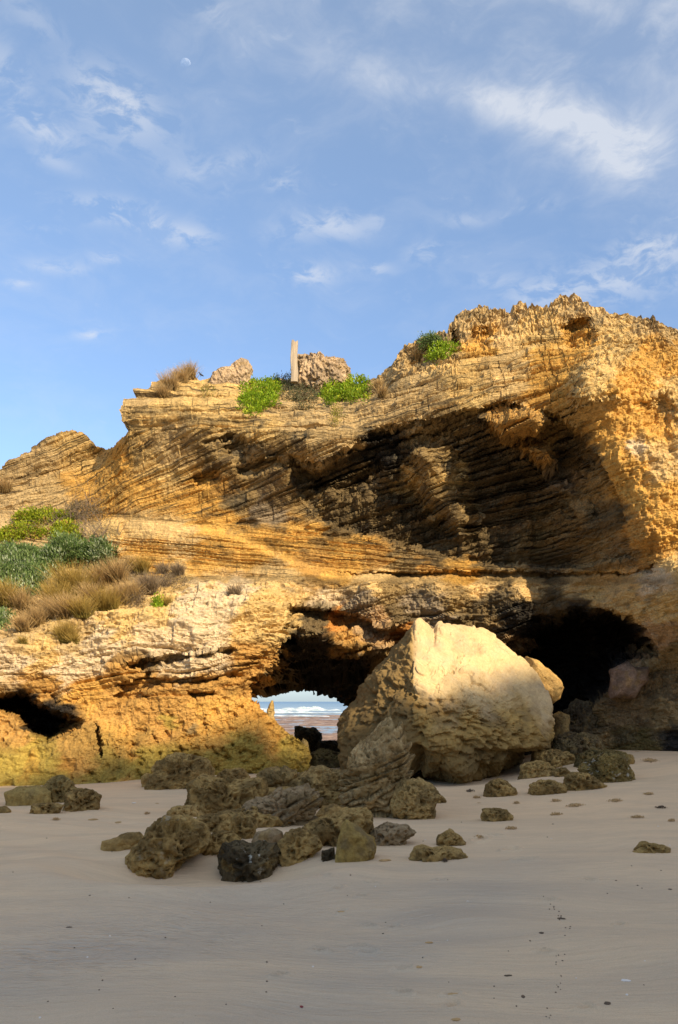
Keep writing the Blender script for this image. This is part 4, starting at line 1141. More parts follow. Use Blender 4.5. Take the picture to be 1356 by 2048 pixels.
# outline in the photo, depth half-thickness factor, grid, style, colours, barnacles, base photo y, label, name
RK = [
    ([(420, 1640), (440, 1622), (500, 1612), (560, 1616), (590, 1630), (560, 1646), (480, 1650)], 0.5, 70, 'pitted', OL, 0, 1652, 'flat reef slab joining the wide pitted rock to the leaning striped rock'),
    ([(500, 1600), (520, 1580), (600, 1572), (680, 1580), (700, 1606), (600, 1616)], 0.5, 70, 'pitted', OL, 0, 1614, 'flat reef slab under the blocky ribbed rock and the humped rock'),
    ([(688, 1605), (692, 1560), (712, 1520), (728, 1500), (742, 1468), (757, 1455), (775, 1453), (795, 1466), (806, 1492), (818, 1520), (822, 1556), (822, 1600), (812, 1636), (760, 1634), (700, 1622)],
     0.42, 110, 'layered', dict(base=(0.42, 0.30, 0.14), alt=(0.30, 0.205, 0.085)), 0, 1632, 'tall tapering rock with tilted ribs standing in front of the big boulder'),
    ([(790, 1600), (812, 1560), (838, 1560), (862, 1578), (877, 1590), (868, 1612), (845, 1630), (812, 1640), (786, 1634)], 0.4, 80, 'pitted', BR, 0, 1638,
     'low brown rock leaning on the right foot of the tall ribbed rock'),
    ([(262, 1738), (264, 1712), (282, 1684), (302, 1655), (330, 1637), (372, 1640), (398, 1655), (407, 1688), (400, 1704), (368, 1716), (348, 1738), (334, 1754), (288, 1752)],
     0.42, 120, 'pitted', OL, 0.35, 1752, 'large honeycombed olive rock at the left of the sand hollow'),
    ([(374, 1606), (384, 1566), (410, 1552), (440, 1556), (480, 1562), (520, 1558), (524, 1592), (508, 1612), (470, 1628), (430, 1630), (392, 1622)], 0.42, 100, 'pitted', OL, 0, 1628,
     'wide pitted brown rock left of the leaning striped rock'),
    ([(486, 1624), (512, 1604), (552, 1590), (598, 1578), (620, 1580), (628, 1600), (624, 1636), (590, 1650), (548, 1650), (510, 1640)], 0.42, 100, 'layered', GY, 0, 1650,
     'leaning striped rock with smooth layers rising to the right'),
    ([(302, 1574), (306, 1545), (318, 1520), (345, 1508), (385, 1508), (412, 1518), (424, 1540), (420, 1566), (398, 1577), (350, 1578)], 0.42, 90, 'pitted', OL, 0, 1577,
     'round two-lobed boulder against the yellow cliff foot'),
    ([(283, 1572), (284, 1552), (296, 1546), (310, 1550), (312, 1575)], 0.4, 40, 'smooth', OL, 0, 1574, 'small block at the left side of the two-lobed boulder'),
    ([(426, 1562), (440, 1545), (460, 1536), (484, 1537), (500, 1552), (504, 1566), (470, 1574)], 0.4, 56, 'pitted', OL, 0, 1570, 'low rounded rock behind the wide pitted brown rock'),
    ([(518, 1590), (522, 1556), (540, 1541), (580, 1539), (604, 1548), (618, 1580), (600, 1604), (550, 1604)], 0.42, 80, 'layered', BR, 0, 1600, 'blocky ribbed rock behind the leaning striped rock'),
    ([(598, 1600), (604, 1550), (622, 1534), (645, 1529), (672, 1538), (694, 1552), (698, 1590), (680, 1612), (630, 1612)], 0.42, 80, 'pitted', BR, 0, 1610,
     'rough humped rock just left of the tall ribbed rock'),
    ([(594, 1668), (612, 1645), (640, 1630), (680, 1618), (722, 1620), (742, 1640), (738, 1672), (705, 1690), (662, 1692), (625, 1678)], 0.42, 100, 'pitted', OL, 0, 1690,
     'honeycombed slab behind the smooth yellow pyramid rock'),
    ([(668, 1714), (672, 1682), (684, 1652), (693, 1640), (706, 1648), (728, 1660), (748, 1676), (754, 1694), (740, 1716), (700, 1722), (678, 1722)], 0.45, 80, 'smooth',
     dict(base=(0.30, 0.205, 0.06), alt=(0.22, 0.155, 0.065)), 0, 1722, 'smooth yellowish pyramid rock sitting alone on the sand'),
    ([(558, 1712), (560, 1688), (576, 1668), (604, 1662), (630, 1674), (642, 1690), (628, 1708), (596, 1720), (570, 1722)], 0.4, 90, 'pitted', OL, 0, 1720,
     'pitted mound between the barnacled rock and the pyramid rock'),
    ([(445, 1752), (444, 1715), (452, 1692), (478, 1688), (496, 1694), (520, 1686), (548, 1688), (557, 1706), (548, 1735), (530, 1756), (500, 1760), (470, 1756)], 0.42, 110, 'barnacled', DK, 1.0, 1758,
     'dark rock crusted with white barnacles at the front of the sand hollow'),
    ([(460, 1668), (464, 1640), (482, 1630), (504, 1636), (511, 1655), (500, 1672), (480, 1678)], 0.42, 60, 'pitted', OL, 0, 1676, 'small knobbly rock in the middle of the front cluster'),
    ([(394, 1706), (398, 1680), (430, 1668), (462, 1666), (474, 1680), (462, 1696), (430, 1708)], 0.4, 60, 'pitted', OL, 0, 1706, 'low rock touching the right side of the large honeycombed rock'),
    ([(200, 1696), (208, 1682), (236, 1676), (262, 1662), (282, 1660), (292, 1674), (284, 1692), (240, 1694), (216, 1702)], 0.4, 70, 'smooth', OL, 0, 1699,
     'long low rock half buried at the far left of the hollow'),
    ([(338, 1630), (346, 1616), (366, 1610), (388, 1614), (402, 1630), (380, 1636)], 0.4, 50, 'pitted', BR, 0, 1633, 'small flat rock behind the large honeycombed rock'),
    ([(392, 1662), (396, 1638), (420, 1628), (450, 1630), (470, 1642), (462, 1656), (430, 1668)], 0.4, 56, 'pitted', OL, 0, 1664, 'shallow pitted rock behind the small knobbly rock'),
    ([(498, 1684), (512, 1666), (540, 1658), (562, 1664), (566, 1678), (540, 1688)], 0.4, 44, 'smooth', GY, 0, 1686, 'pale smooth rock barely showing above the sand behind the barnacled rock'),
    ([(735, 1690), (745, 1655), (775, 1644), (815, 1650), (830, 1664), (812, 1678), (780, 1690)], 0.4, 70, 'pitted', GY, 0, 1690, 'grey brown slab right of the smooth pyramid rock'),
    ([(632, 1630), (644, 1612), (670, 1606), (690, 1616), (694, 1632), (660, 1640)], 0.4, 44, 'smooth', BR, 0, 1636, 'small wedge of rock under the tall ribbed rock'),
    ([(866, 1606), (870, 1594), (882, 1594), (888, 1602), (878, 1608)], 0.4, 24, 'pitted', OL, 0, 1606, 'tiny stone beside the low rock right of the tall ribbed rock'),
    ([(645, 1718), (650, 1706), (664, 1702), (670, 1718), (656, 1722)], 0.4, 24, 'pitted', DK, 0, 1720, 'tiny dark stone against the left foot of the pyramid rock'),
    ([(1056, 1586), (1064, 1570), (1082, 1562), (1110, 1562), (1124, 1570), (1130, 1586), (1090, 1590)], 0.42, 60, 'pitted', OL, 0, 1588, 'low brown rock second from the left in the right hand row'),
    ([(966, 1590), (976, 1570), (996, 1558), (1012, 1564), (1028, 1580), (1032, 1590), (1000, 1594)], 0.42, 60, 'pitted', OL, 0, 1592, 'mound shaped rock in front of the right foot of the big boulder'),
    ([(1128, 1574), (1132, 1552), (1150, 1544), (1180, 1552), (1206, 1570), (1196, 1578), (1150, 1582)], 0.42, 60, 'pitted', OL, 0, 1579, 'low rock leaning against the left side of the green crusted rock'),
    ([(1166, 1540), (1172, 1520), (1192, 1508), (1214, 1500), (1242, 1506), (1256, 1520), (1260, 1545), (1252, 1562), (1212, 1564), (1186, 1552)], 0.42, 90, 'barnacled',
     dict(base=(0.22, 0.155, 0.05), alt=(0.14, 0.10, 0.035)), 0.8, 1563, 'blocky green crusted rock with white patches near the right wall'),
    ([(1250, 1526), (1252, 1510), (1264, 1514), (1270, 1526), (1258, 1530)], 0.4, 26, 'pitted', OL, 0, 1528, 'small stone peeking out behind the green crusted rock'),
    ([(1040, 1552), (1046, 1532), (1066, 1522), (1090, 1524), (1108, 1538), (1106, 1550), (1070, 1556)], 0.42, 60, 'pitted', OL, 0, 1554, 'rounded rock tucked under the right corner of the big boulder'),
    ([(1106, 1552), (1112, 1540), (1128, 1538), (1138, 1546), (1136, 1553)], 0.4, 34, 'pitted', OL, 0, 1553, 'small low stone in the gap left of the green crusted rock'),
    ([(966, 1638), (972, 1622), (990, 1616), (1010, 1622), (1024, 1634), (1010, 1642), (980, 1644)], 0.42, 56, 'pitted', OL, 0, 1642, 'single small pitted rock on open sand right of centre'),
    ([(870, 1692), (882, 1672), (898, 1665), (914, 1674), (926, 1686), (910, 1692)], 0.42, 50, 'pitted', OL, 0, 1691, 'small triangular rock behind the flat double rock'),
    ([(820, 1716), (834, 1698), (850, 1692), (868, 1700), (890, 1694), (914, 1702), (926, 1714), (890, 1722), (845, 1720)], 0.42, 64, 'pitted', OL, 0, 1720, 'flat double rock on the sand in the middle right foreground'),
    ([(1274, 1702), (1290, 1690), (1310, 1692), (1332, 1696), (1336, 1704), (1300, 1706)], 0.42, 40, 'pitted', OL, 0, 1705, 'lone flat rock on the open sand at the far right'),
    ([(14, 1608), (18, 1585), (40, 1570), (75, 1570), (100, 1584), (104, 1604), (60, 1612)], 0.42, 70, 'smooth', dict(base=(0.31, 0.215, 0.07), alt=(0.22, 0.155, 0.06)), 0, 1610,
     'rounded yellow brown rock at the foot of the cliff on the far left'),
    ([(96, 1604), (90, 1575), (112, 1556), (140, 1560), (158, 1580), (152, 1600), (120, 1606)], 0.42, 70, 'pitted', dict(base=(0.29, 0.20, 0.07), alt=(0.20, 0.14, 0.05)), 0, 1604,
     'knobbly rock between the rounded yellow rock and the dark round rock'),
    ([(132, 1616), (135, 1592), (155, 1578), (182, 1580), (198, 1592), (194, 1612), (170, 1621), (144, 1621)], 0.45, 80, 'pitted', OL, 0, 1620, 'dark round pitted rock on the sand at the far left'),
    ([(60, 1624), (72, 1610), (96, 1606), (122, 1612), (116, 1622), (90, 1628)], 0.42, 50, 'pitted', OL, 0, 1627, 'flat stone just left of the dark round pitted rock'),
    ([(-14, 1624), (-8, 1613), (10, 1612), (22, 1622), (6, 1628)], 0.42, 36, 'smooth', OL, 0, 1626, 'small low stone cut by the left edge of the photo'),
    ([(1104, 1502), (1112, 1474), (1150, 1466), (1190, 1478), (1206, 1500), (1180, 1520), (1130, 1524), (1100, 1518)], 0.5, 80, 'pitted', dict(base=(0.16, 0.115, 0.05), alt=(0.10, 0.07, 0.035)), 0, 1522,
     'dark mossy rock on the floor before the right hand cave'),
    ([(1062, 1530), (1070, 1505), (1100, 1496), (1140, 1508), (1150, 1528), (1110, 1538)], 0.45, 60, 'pitted', OL, 0, 1536, 'low mossy ledge between the big boulder and the right hand cave'),
    ([(1150, 1532), (1160, 1508), (1190, 1498), (1215, 1506), (1222, 1524), (1190, 1536)], 0.45, 60, 'pitted', dict(base=(0.17, 0.12, 0.045), alt=(0.10, 0.075, 0.03)), 0, 1534,
     'mossy foot rock against the dark right hand wall'),
]
for k, (poly, dep, n, style, pal, barn, by, lab) in enumerate(RK):
    pa = np.asarray(poly, float)
    cxp = pa[:, 0].mean()
    p0 = sand_hit(cxp, by)
    wd = (pa[:, 0].max() - pa[:, 0].min()) / F_PX * p0.y; ht = (pa[:, 1].max() - pa[:, 1].min()) / F_PX * p0.y
    dpt = dep * 0.5 * (wd + ht) * 0.95
    Yc = p0.y + dpt * 0.75
    c, d, P, f = outline_rock(poly, Yc, dpt, n, sink=0.12 + 0.15 * ht)
    size = 0.5 * (wd + ht)
    P = P * np.array([1.09, 1.25, 1.08 if k == 2 else 1.04])
    P = rock_relief(P, d, min(size, 1.2), k + 1, style)
    cols = rock_color(P + c, pal['base'], pal['alt'], k + 1, barn=barn)
    add_rock('rock', lab, c, P, f, cols, M_ROCK)
print('rocks', time.time() - T0)

# rocks that stand deeper: given with their own distance
RF = [
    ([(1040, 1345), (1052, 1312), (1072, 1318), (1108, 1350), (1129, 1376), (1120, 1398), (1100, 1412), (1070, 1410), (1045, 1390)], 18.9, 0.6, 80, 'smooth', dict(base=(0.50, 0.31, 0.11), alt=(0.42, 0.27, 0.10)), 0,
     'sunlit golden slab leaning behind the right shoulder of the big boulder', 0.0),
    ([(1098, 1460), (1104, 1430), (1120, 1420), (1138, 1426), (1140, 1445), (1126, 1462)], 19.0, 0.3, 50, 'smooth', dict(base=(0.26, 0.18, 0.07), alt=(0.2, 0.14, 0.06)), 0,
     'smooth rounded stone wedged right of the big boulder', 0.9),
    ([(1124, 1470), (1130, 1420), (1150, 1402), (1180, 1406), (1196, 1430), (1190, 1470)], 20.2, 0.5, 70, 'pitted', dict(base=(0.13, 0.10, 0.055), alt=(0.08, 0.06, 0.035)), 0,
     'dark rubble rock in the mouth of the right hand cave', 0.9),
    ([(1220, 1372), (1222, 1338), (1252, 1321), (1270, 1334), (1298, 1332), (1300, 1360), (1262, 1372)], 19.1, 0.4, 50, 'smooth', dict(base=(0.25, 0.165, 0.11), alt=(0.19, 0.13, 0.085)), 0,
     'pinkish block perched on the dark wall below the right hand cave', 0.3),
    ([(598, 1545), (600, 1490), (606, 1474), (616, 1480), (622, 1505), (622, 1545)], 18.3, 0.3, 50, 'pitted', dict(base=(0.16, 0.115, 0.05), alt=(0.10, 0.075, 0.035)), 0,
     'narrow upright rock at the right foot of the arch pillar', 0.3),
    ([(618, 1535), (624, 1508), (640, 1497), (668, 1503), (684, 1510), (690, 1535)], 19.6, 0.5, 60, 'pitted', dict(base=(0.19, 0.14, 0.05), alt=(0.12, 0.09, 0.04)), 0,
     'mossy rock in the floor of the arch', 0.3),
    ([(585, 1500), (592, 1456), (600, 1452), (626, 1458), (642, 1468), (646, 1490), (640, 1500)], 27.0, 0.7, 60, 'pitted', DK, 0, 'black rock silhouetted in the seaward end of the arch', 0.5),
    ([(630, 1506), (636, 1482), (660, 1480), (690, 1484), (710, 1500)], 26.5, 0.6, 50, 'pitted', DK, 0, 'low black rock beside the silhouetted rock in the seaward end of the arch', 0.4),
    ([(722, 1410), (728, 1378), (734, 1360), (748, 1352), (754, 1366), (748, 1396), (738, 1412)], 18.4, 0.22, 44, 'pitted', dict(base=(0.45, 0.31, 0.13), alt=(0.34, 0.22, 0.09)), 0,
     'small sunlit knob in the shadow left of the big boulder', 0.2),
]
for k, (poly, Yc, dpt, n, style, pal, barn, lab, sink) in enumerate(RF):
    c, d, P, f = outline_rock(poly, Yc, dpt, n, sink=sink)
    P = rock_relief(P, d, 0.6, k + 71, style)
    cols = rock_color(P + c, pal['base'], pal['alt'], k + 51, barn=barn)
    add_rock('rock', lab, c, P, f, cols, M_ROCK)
# spike on the pillar
c, d, P, f = outline_rock([(524, 1448), (534, 1420), (543, 1400), (547, 1400), (549, 1422), (558, 1450)], 17.75, 0.12, 40, sink=0.25)
P = rock_relief(P, d, 0.3, 99, 'smooth')
add_rock('rock_spike', 'small pointed rock spike on the arch pillar in front of the sea', c, P, f, rock_color(P + c, (0.5, 0.34, 0.14), (0.42, 0.28, 0.10), 9))
# knobs on the crest
for poly, Yc, dpt, lab, sd in (
        ([(462, 758), (466, 740), (474, 728), (484, 723), (496, 728), (500, 740), (498, 750), (490, 758)], 22.8, 0.30, 'small upright knob of fretted pale limestone at the left part of the crest', 5),
        ([(420, 760), (428, 750), (445, 743), (464, 740), (478, 742), (484, 760)], 22.8, 0.30, 'low pale limestone ridge with a bird on it beside the small upright knob', 15),
        ([(594, 758), (594, 735), (600, 727), (606, 718), (616, 724), (636, 720), (658, 728), (682, 730), (690, 744), (688, 756), (640, 764)], 22.7, 0.55, 'wide knob of fretted limestone beside the white post', 6)):
    c, d, P, f = outline_rock(poly, Yc, dpt, 110, sink=0.35)
    nrm = P / np.linalg.norm(P, axis=1, keepdims=True)
    am = min(1.0, dpt / 0.55) * 0.8
    D = am * 0.13 * fbm3(P, 2.2, 3, 0.6, off=sd, ridged=True) + am * 0.18 * (fbm3(P, 5.0, 3, 0.6, st=(1.3, 1, 0.8), off=sd + 4, ridged=True) - 0.3)
    P = P + nrm * D[:, None]
    add_rock('limestone_knob', lab, c, P, f, rock_color(P + c, (0.46, 0.33, 0.20), (0.34, 0.25, 0.16), sd), cat='rock')

# ------------------------------------------------------------------ post
mw, t = new_mat('weathered_wood')
pos = t.n('ShaderNodeTexCoord').outputs['Object']
c = t.mix(t.noise(t.map(pos, scale=(22, 22, 2.0)), 1.0, 5, 0.65), (0.22, 0.16, 0.11), (0.60, 0.49, 0.35))
finish(t, c, 0.9, bump(t, t.noise(t.map(pos, scale=(40, 40, 3)), 1.0, 4, 0.6), 0.01), 0.15)
bm = bmesh.new()
x0, y0, z0 = W(588.5, 765, 22.1)
hgt = (765 - 683) / F_PX * 22.1
rings = []
for i in range(9):
    f = i / 8
    wv_ = 0.095 * (1 - 0.10 * f)
    ring = []
    for j in range(12):
        a = 2 * math.pi * (j + 0.5) / 12
        sq = 1 / max(abs(math.cos(a)), abs(math.sin(a)))
        rr = wv_ * min(sq, 1.22) * (1 + 0.03 * math.sin(j * 3.1 + i))
        z = f * hgt
        if i == 8: z += 0.04 * math.sin(j * 1.9) - 0.01
        ring.append(bm.verts.new((rr * math.cos(a) + 0.012 * math.sin(i), rr * math.sin(a), z)))
    rings.append(ring)
for i in range(8):
    for j in range(12):
        bm.faces.new((rings[i][j], rings[i][(j + 1) % 12], rings[i + 1][(j + 1) % 12], rings[i + 1][j]))
cv = bm.verts.new((0, 0, hgt - 0.02))
for j in range(12): bm.faces.new((rings[8][j], rings[8][(j + 1) % 12], cv))
bm.faces.new(rings[0][::-1])
me = bpy.data.meshes.new('post'); bm.to_mesh(me); bm.free(); me.materials.append(mw)
post = link('post', me, loc=(x0, y0, z0))
tag(post, 'weathered pale wooden post standing on the crest beside the wide limestone knob', 'post')

# ------------------------------------------------------------------ plants
def leaf_material(name, base, tip, trans=0.25, rough=0.6):
    m, t = new_mat(name)
    at = t.n('ShaderNodeAttribute', attribute_name='col').outputs['Color']
    finish(t, at, rough, None, 0.25, **{'Subsurface Weight': 0.0})
    b = t.nt.nodes['Principled BSDF'] if 'Principled BSDF' in t.nt.nodes else None
    out = [n for n in t.nt.nodes if n.type == 'OUTPUT_MATERIAL'][0]
    pr = [n for n in t.nt.nodes if n.type == 'BSDF_PRINCIPLED'][0]
    tr = t.n('ShaderNodeBsdfTranslucent'); t.set(tr.inputs[0], at)
    mx = t.n('ShaderNodeMixShader'); mx.inputs[0].default_value = trans
    t.nt.links.new(pr.outputs[0], mx.inputs[1]); t.nt.links.new(tr.outputs[0], mx.inputs[2]); t.nt.links.new(mx.outputs[0], out.inputs[0])
    return m


M_LEAF = leaf_material('leaves', 0, 0, 0.3, 0.5)
M_GRASS = leaf_material('dry_grass', 0, 0, 0.3, 0.75)


def tussock(name, px, py, h, nblade, label, cols, group, spread=0.35, lean=(0, 0), seed=0, cat='grass tussock', loc=None):
    r = np.random.default_rng(seed + 500)
    if loc is None:
        p, n = hit(px, py)
        if p is None: return None
    else:
        p, n = Vector(loc), Vector((0, -0.5, 0.85))
    base = r.normal(0, 0.30 * spread * h, (nblade, 3)) * np.array([1.3, 0.8, 0.25])
    up = np.array([0, -0.25, 1.0])
    out = r.normal(0, 1, (nblade, 3)); out[:, 2] = np.abs(out[:, 2]) * 0.2
    d = up + out * spread + np.array([lean[0], -0.05, lean[1]])
    d /= np.linalg.norm(d, axis=1, keepdims=True)
    L = h * (0.55 + 0.55 * r.random(nblade))
    bendv = np.stack([d[:, 0] * 0.5, d[:, 1] * 0.5, -0.3 * np.ones(nblade)], 1) * (0.25 + 0.4 * r.random((nblade, 1)))
    side = np.cross(d, r.normal(0, 1, (nblade, 3))); side /= np.linalg.norm(side, axis=1, keepdims=True)
    wid = 0.0055 + 0.004 * r.random((nblade, 1))
    vs = []; cs_ = []
    c0, c1, c2 = [np.array(q) for q in cols]
    mixr = r.random((nblade, 1)); jit = 0.75 + 0.5 * r.random((nblade, 1))
    for f in (0, 0.35, 0.7, 1.0):
        ctr = base + d * (L[:, None] * f) + bendv * (L[:, None] * f * f)
        ww = wid * (1 - f * 0.9)
        vs.append(ctr - side * ww); vs.append(ctr + side * ww)
        cf = c0 * (1 - f) + (c1 * mixr + c2 * (1 - mixr)) * f
        cs_ += [cf * jit, cf * jit]
    V = np.stack(vs, 1).reshape(-1, 3); Cc = np.stack(cs_, 1).reshape(-1, 3)
    i = np.arange(nblade)[:, None] * 8
    F = np.concatenate([np.concatenate([i + a, i + a + 1, i + a + 3, i + a + 2], 1) for a in (0, 2, 4)])
    o = link(name, make_mesh(name, V, F, M_GRASS, np.clip(Cc, 0, 0.9)), loc=p)
    tag(o, label, cat, group)
    return o


STRAW = ((0.25, 0.165, 0.06), (0.66, 0.45, 0.20), (0.50, 0.35, 0.17))
GOLDG = ((0.20, 0.16, 0.035), (0.54, 0.35, 0.09), (0.42, 0.30, 0.085))
GREYG = ((0.20, 0.15, 0.09), (0.42, 0.32, 0.20), (0.30, 0.22, 0.15))
TUS = [
    (150, 1195, 0.95, 520, GOLDG, 'tall golden green tussock in front of the silvery shrubs'),
    (115, 1215, 0.7, 300, GOLDG, 'golden tussock left of the tall golden green tussock'),
    (205, 1175, 0.65, 320, STRAW, 'straw tussock behind the tall golden green tussock'),
    (235, 1165, 0.7, 320, STRAW, 'straw coloured tussock below the end of the silvery shrub'),
    (285, 1148, 0.50, 260, GOLDG, 'upright olive tussock against the smooth orange wall'),
    (265, 1140, 0.42, 180, STRAW, 'thin tussock left of the upright olive tussock'),
    (328, 1148, 0.35, 170, GREYG, 'small grey brown tussock, left of the pair below the orange wall'),
    (358, 1150, 0.38, 190, GREYG, 'small grey brown tussock, right of the pair below the orange wall'),
    (300, 1188, 0.60, 340, GREYG, 'dense brown tussock above the white rock ledge'),
    (265, 1200, 0.55, 280, STRAW, 'brown tussock between the straw and the dense brown ones'),
    (215, 1228, 0.72, 420, GOLDG, 'large tussock with olive base beside the ledge edge'),
    (185, 1210, 0.6, 300, STRAW, 'feathery straw tussock in the middle of the slope'),
    (140, 1240, 0.70, 420, STRAW, 'feathery straw tussock above the cascading one'),
    (100, 1235, 0.55, 300, STRAW, 'feathery straw tussock left of the middle of the slope'),
    (165, 1235, 0.55, 300, GOLDG, 'gold tussock just right of the cascading one'),
    (130, 1285, 0.55, 320, GOLDG, 'cascading golden tussock hanging lowest over the ledge'),
    (150, 1288, 0.3, 120, GOLDG, 'short golden tuft at the right foot of the cascading tussock'),
    (15, 1215, 0.75, 380, GOLDG, 'rusty tussock at the left edge below the silvery shrubs'),
    (45, 1225, 0.65, 320, STRAW, 'rusty straw tussock second from the left edge'),
    (45, 1262, 0.45, 220, STRAW, 'low straw tussock above the grey ledge at the left'),
    (75, 1250, 0.5, 240, STRAW, 'pale straw tussock above the grey ledge'),
    (47, 1288, 0.22, 80, GOLDG, 'tiny tuft growing in the grey ledge at the left'),
    (335, 1212, 0.28, 110, GOLDG, 'small olive tuft on the white ledge'),
    (470, 1196, 0.38, 170, GREYG, 'lone grey brown tussock on the cream rock left of the arch'),
    (240, 1205, 0.5, 240, STRAW, 'wispy straw tussock behind the one with the olive base'),
    (330, 1175, 0.25, 110, GREYG, 'low dull scrub tuft between the dense brown tussock and the wall'),
    (12, 985, 0.5, 200, STRAW, 'brown tussock on the far left crag'),
    (72, 892, 0.28, 70, STRAW, 'wispy tuft on the skyline of the far left crag'),
    (380, 758, 0.5, 280, STRAW, 'largest brown tussock on the crest at the left end'),
    (362, 768, 0.50, 300, STRAW, 'brown tussock on the crest below the largest one'),
    (342, 782, 0.55, 280, STRAW, 'lowest brown tussock of the crest clump'),
    (328, 796, 0.42, 200, STRAW, 'tuft hanging lowest at the left of the crest grass'),
    (392, 750, 0.35, 150, STRAW, 'small tuft at the right side of the crest clump'),
    (640, 772, 0.35, 220, STRAW, 'dry tussock under the wide limestone knob'),
    (765, 795, 0.35, 160, STRAW, 'dry tussock in the gully right of the bright green mat'),
    (758, 778, 0.3, 130, STRAW, 'smaller dry tussock higher in the gully'),
    (1208, 612, 0.22, 120, ((0.06, 0.05, 0.03), (0.10, 0.08, 0.05), (0.08, 0.06, 0.04)), 'dark wispy tuft on the right skyline'),
    (836, 722, 0.4, 160, STRAW, 'brown dry brush left of the green plants by the notch'),
]
for k, (a, b, h_, nb, cl, lab) in enumerate(TUS):
    tussock('grass_tussock', a, b, h_, int(nb * 1.7), lab, cl, 'tussocks of dry grass on the cliff', seed=k, lean=(-0.08 if k != 15 else 0.1, 0))


def leafy(name, spots, label, pal, n, leaf, cat='shrub', group=None, puff=0.12, upright=0.4, seed=0, clump=0.09, jitter=1.0):
    """leaf clusters over the rock: spots are (px, py, radius px, radius px y)"""
    r = np.random.default_rng(seed + 900)
    ctr = []
    tot = sum(s[2] * s[3] for s in spots)
    first = None
    for (sx_, sy_, ra, rb) in spots:
        kk = max(3, int(n * ra * rb / tot))
        nclump = max(3, kk // 14)
        for _ in range(nclump):
            while True:
                u, v = r.uniform(-1, 1, 2)
                if u * u + v * v < 1 * (0.75 + 0.5 * r.random()): break
            p, nn = hit(sx_ + u * ra, sy_ + v * rb)
            if p is None: continue
            dome = math.sqrt(max(0.0, 1 - min(1, u * u + v * v)))
            ctr.append((np.array(p) + np.array(nn) * puff * dome * (0.6 + 0.5 * r.random()) + np.array([0, -0.02, 0.02]), np.array(nn), 0.6 + 0.8 * r.random()))
    if not ctr: return
    org = np.mean([c[0] for c in ctr], 0); org[2] = min(c[0][2] for c in ctr)
    V, F, C = [], [], []
    P1 = [np.array(q) for q in pal]
    for (c0, nn, sz) in ctr:
        m_ = 14
        off = r.normal(0, clump * 0.5, (m_, 3)) * sz
        d = off / (np.linalg.norm(off, axis=1, keepdims=True) + 1e-6) + nn * 0.5 + np.array([0, 0, upright]) + r.normal(0, 0.3, (m_, 3)) * jitter
        d /= np.linalg.norm(d, axis=1, keepdims=True)
        s = np.cross(d, r.normal(0, 1, (m_, 3))); s /= np.linalg.norm(s, axis=1, keepdims=True)
        L = leaf[0] * (0.7 + 0.6 * r.random((m_, 1))); Wd = leaf[1] * (0.7 + 0.6 * r.random((m_, 1)))
        b = c0 - org + off
        nrm_ = np.cross(d, s)
        V.append(np.stack([b, b + d * L * 0.5 + s * Wd + nrm_ * Wd * 0.4, b + d * L, b + d * L * 0.5 - s * Wd + nrm_ * Wd * 0.4], 1).reshape(-1, 3))
        mixr = r.random(); tone = 0.7 + 0.6 * r.random()
        cb = P1[0] * mixr + P1[1] * (1 - mixr)
        if len(P1) > 2 and r.random() < 0.15: cb = P1[2]
        cc_ = cb * tone * (0.8 + 0.4 * r.random((m_, 1)))
        C.append(np.repeat(cc_, 4, axis=0))
    V = np.concatenate(V); C = np.concatenate(C)
    F = np.arange(len(V)).reshape(-1, 4)
    o = link(name, make_mesh(name, V, F, M_LEAF, np.clip(C, 0, 0.9), smooth=False), loc=org)
    tag(o, label, cat, group)
    return o


GRN = ((0.29, 0.40, 0.018), (0.17, 0.28, 0.015), (0.40, 0.44, 0.03))
SIL = ((0.22, 0.29, 0.10), (0.07, 0.13, 0.03), (0.40, 0.45, 0.28))
DRY = ((0.17, 0.15, 0.08), (0.10, 0.12, 0.05), (0.22, 0.16, 0.09))
YLW = ((0.30, 0.27, 0.04), (0.22, 0.20, 0.04))
leafy('succulent_mat', [(520, 795, 40, 30), (505, 812, 28, 22), (540, 780, 26, 16)], 'bright green succulent mat draped on the crest, left one', GRN, 5200, (0.055, 0.018), 'plant', puff=0.16, seed=1)
leafy('succulent_mat', [(692, 778, 48, 28), (705, 765, 30, 18), (665, 798, 18, 16), (705, 796, 24, 14)], 'bright green succulent mat beside the wide limestone knob', GRN, 6000, (0.055, 0.018), 'plant', puff=0.24, seed=2)
leafy('succulent_mat', [(885, 704, 26, 15), (872, 716, 16, 10)], 'small green succulent patch in the notch of the right hand cliff', GRN, 1800, (0.055, 0.018), 'plant', puff=0.14, seed=3)
leafy('succulent_mat', [(95, 1040, 52, 12), (50, 1068, 46, 12), (135, 1072, 30, 22), (20, 1078, 26, 9), (150, 1100, 20, 10), (60, 1040, 30, 8)], 'yellow green creeper spread over the slope at the left', ((0.36, 0.40, 0.025), (0.18, 0.24, 0.018), (0.38, 0.25, 0.06)), 7000, (0.06, 0.02),
      'plant', puff=0.16, seed=4)
leafy('shrub', [(600, 785, 40, 22), (585, 765, 36, 8), (612, 806, 22, 14)], 'dull grey green scrub between the two bright green mats', DRY, 4200, (0.05, 0.010), puff=0.14, seed=5)
leafy('shrub', [(175, 1030, 46, 20)], 'half bare brown scrub above the yellow green creeper', (DRY[2], DRY[0]), 1500, (0.05, 0.008), puff=0.25, seed=25)
leafy('shrub', [(448, 760, 18, 5)], 'little dark green shrub below the pale knob with the bird', ((0.10, 0.14, 0.06), (0.07, 0.10, 0.04)), 500, (0.04, 0.010), puff=0.08, seed=6)
leafy('shrub', [(418, 786, 14, 8)], 'tiny yellowish plant on the pale strata under the crest', YLW, 260, (0.04, 0.010), puff=0.06, seed=7)
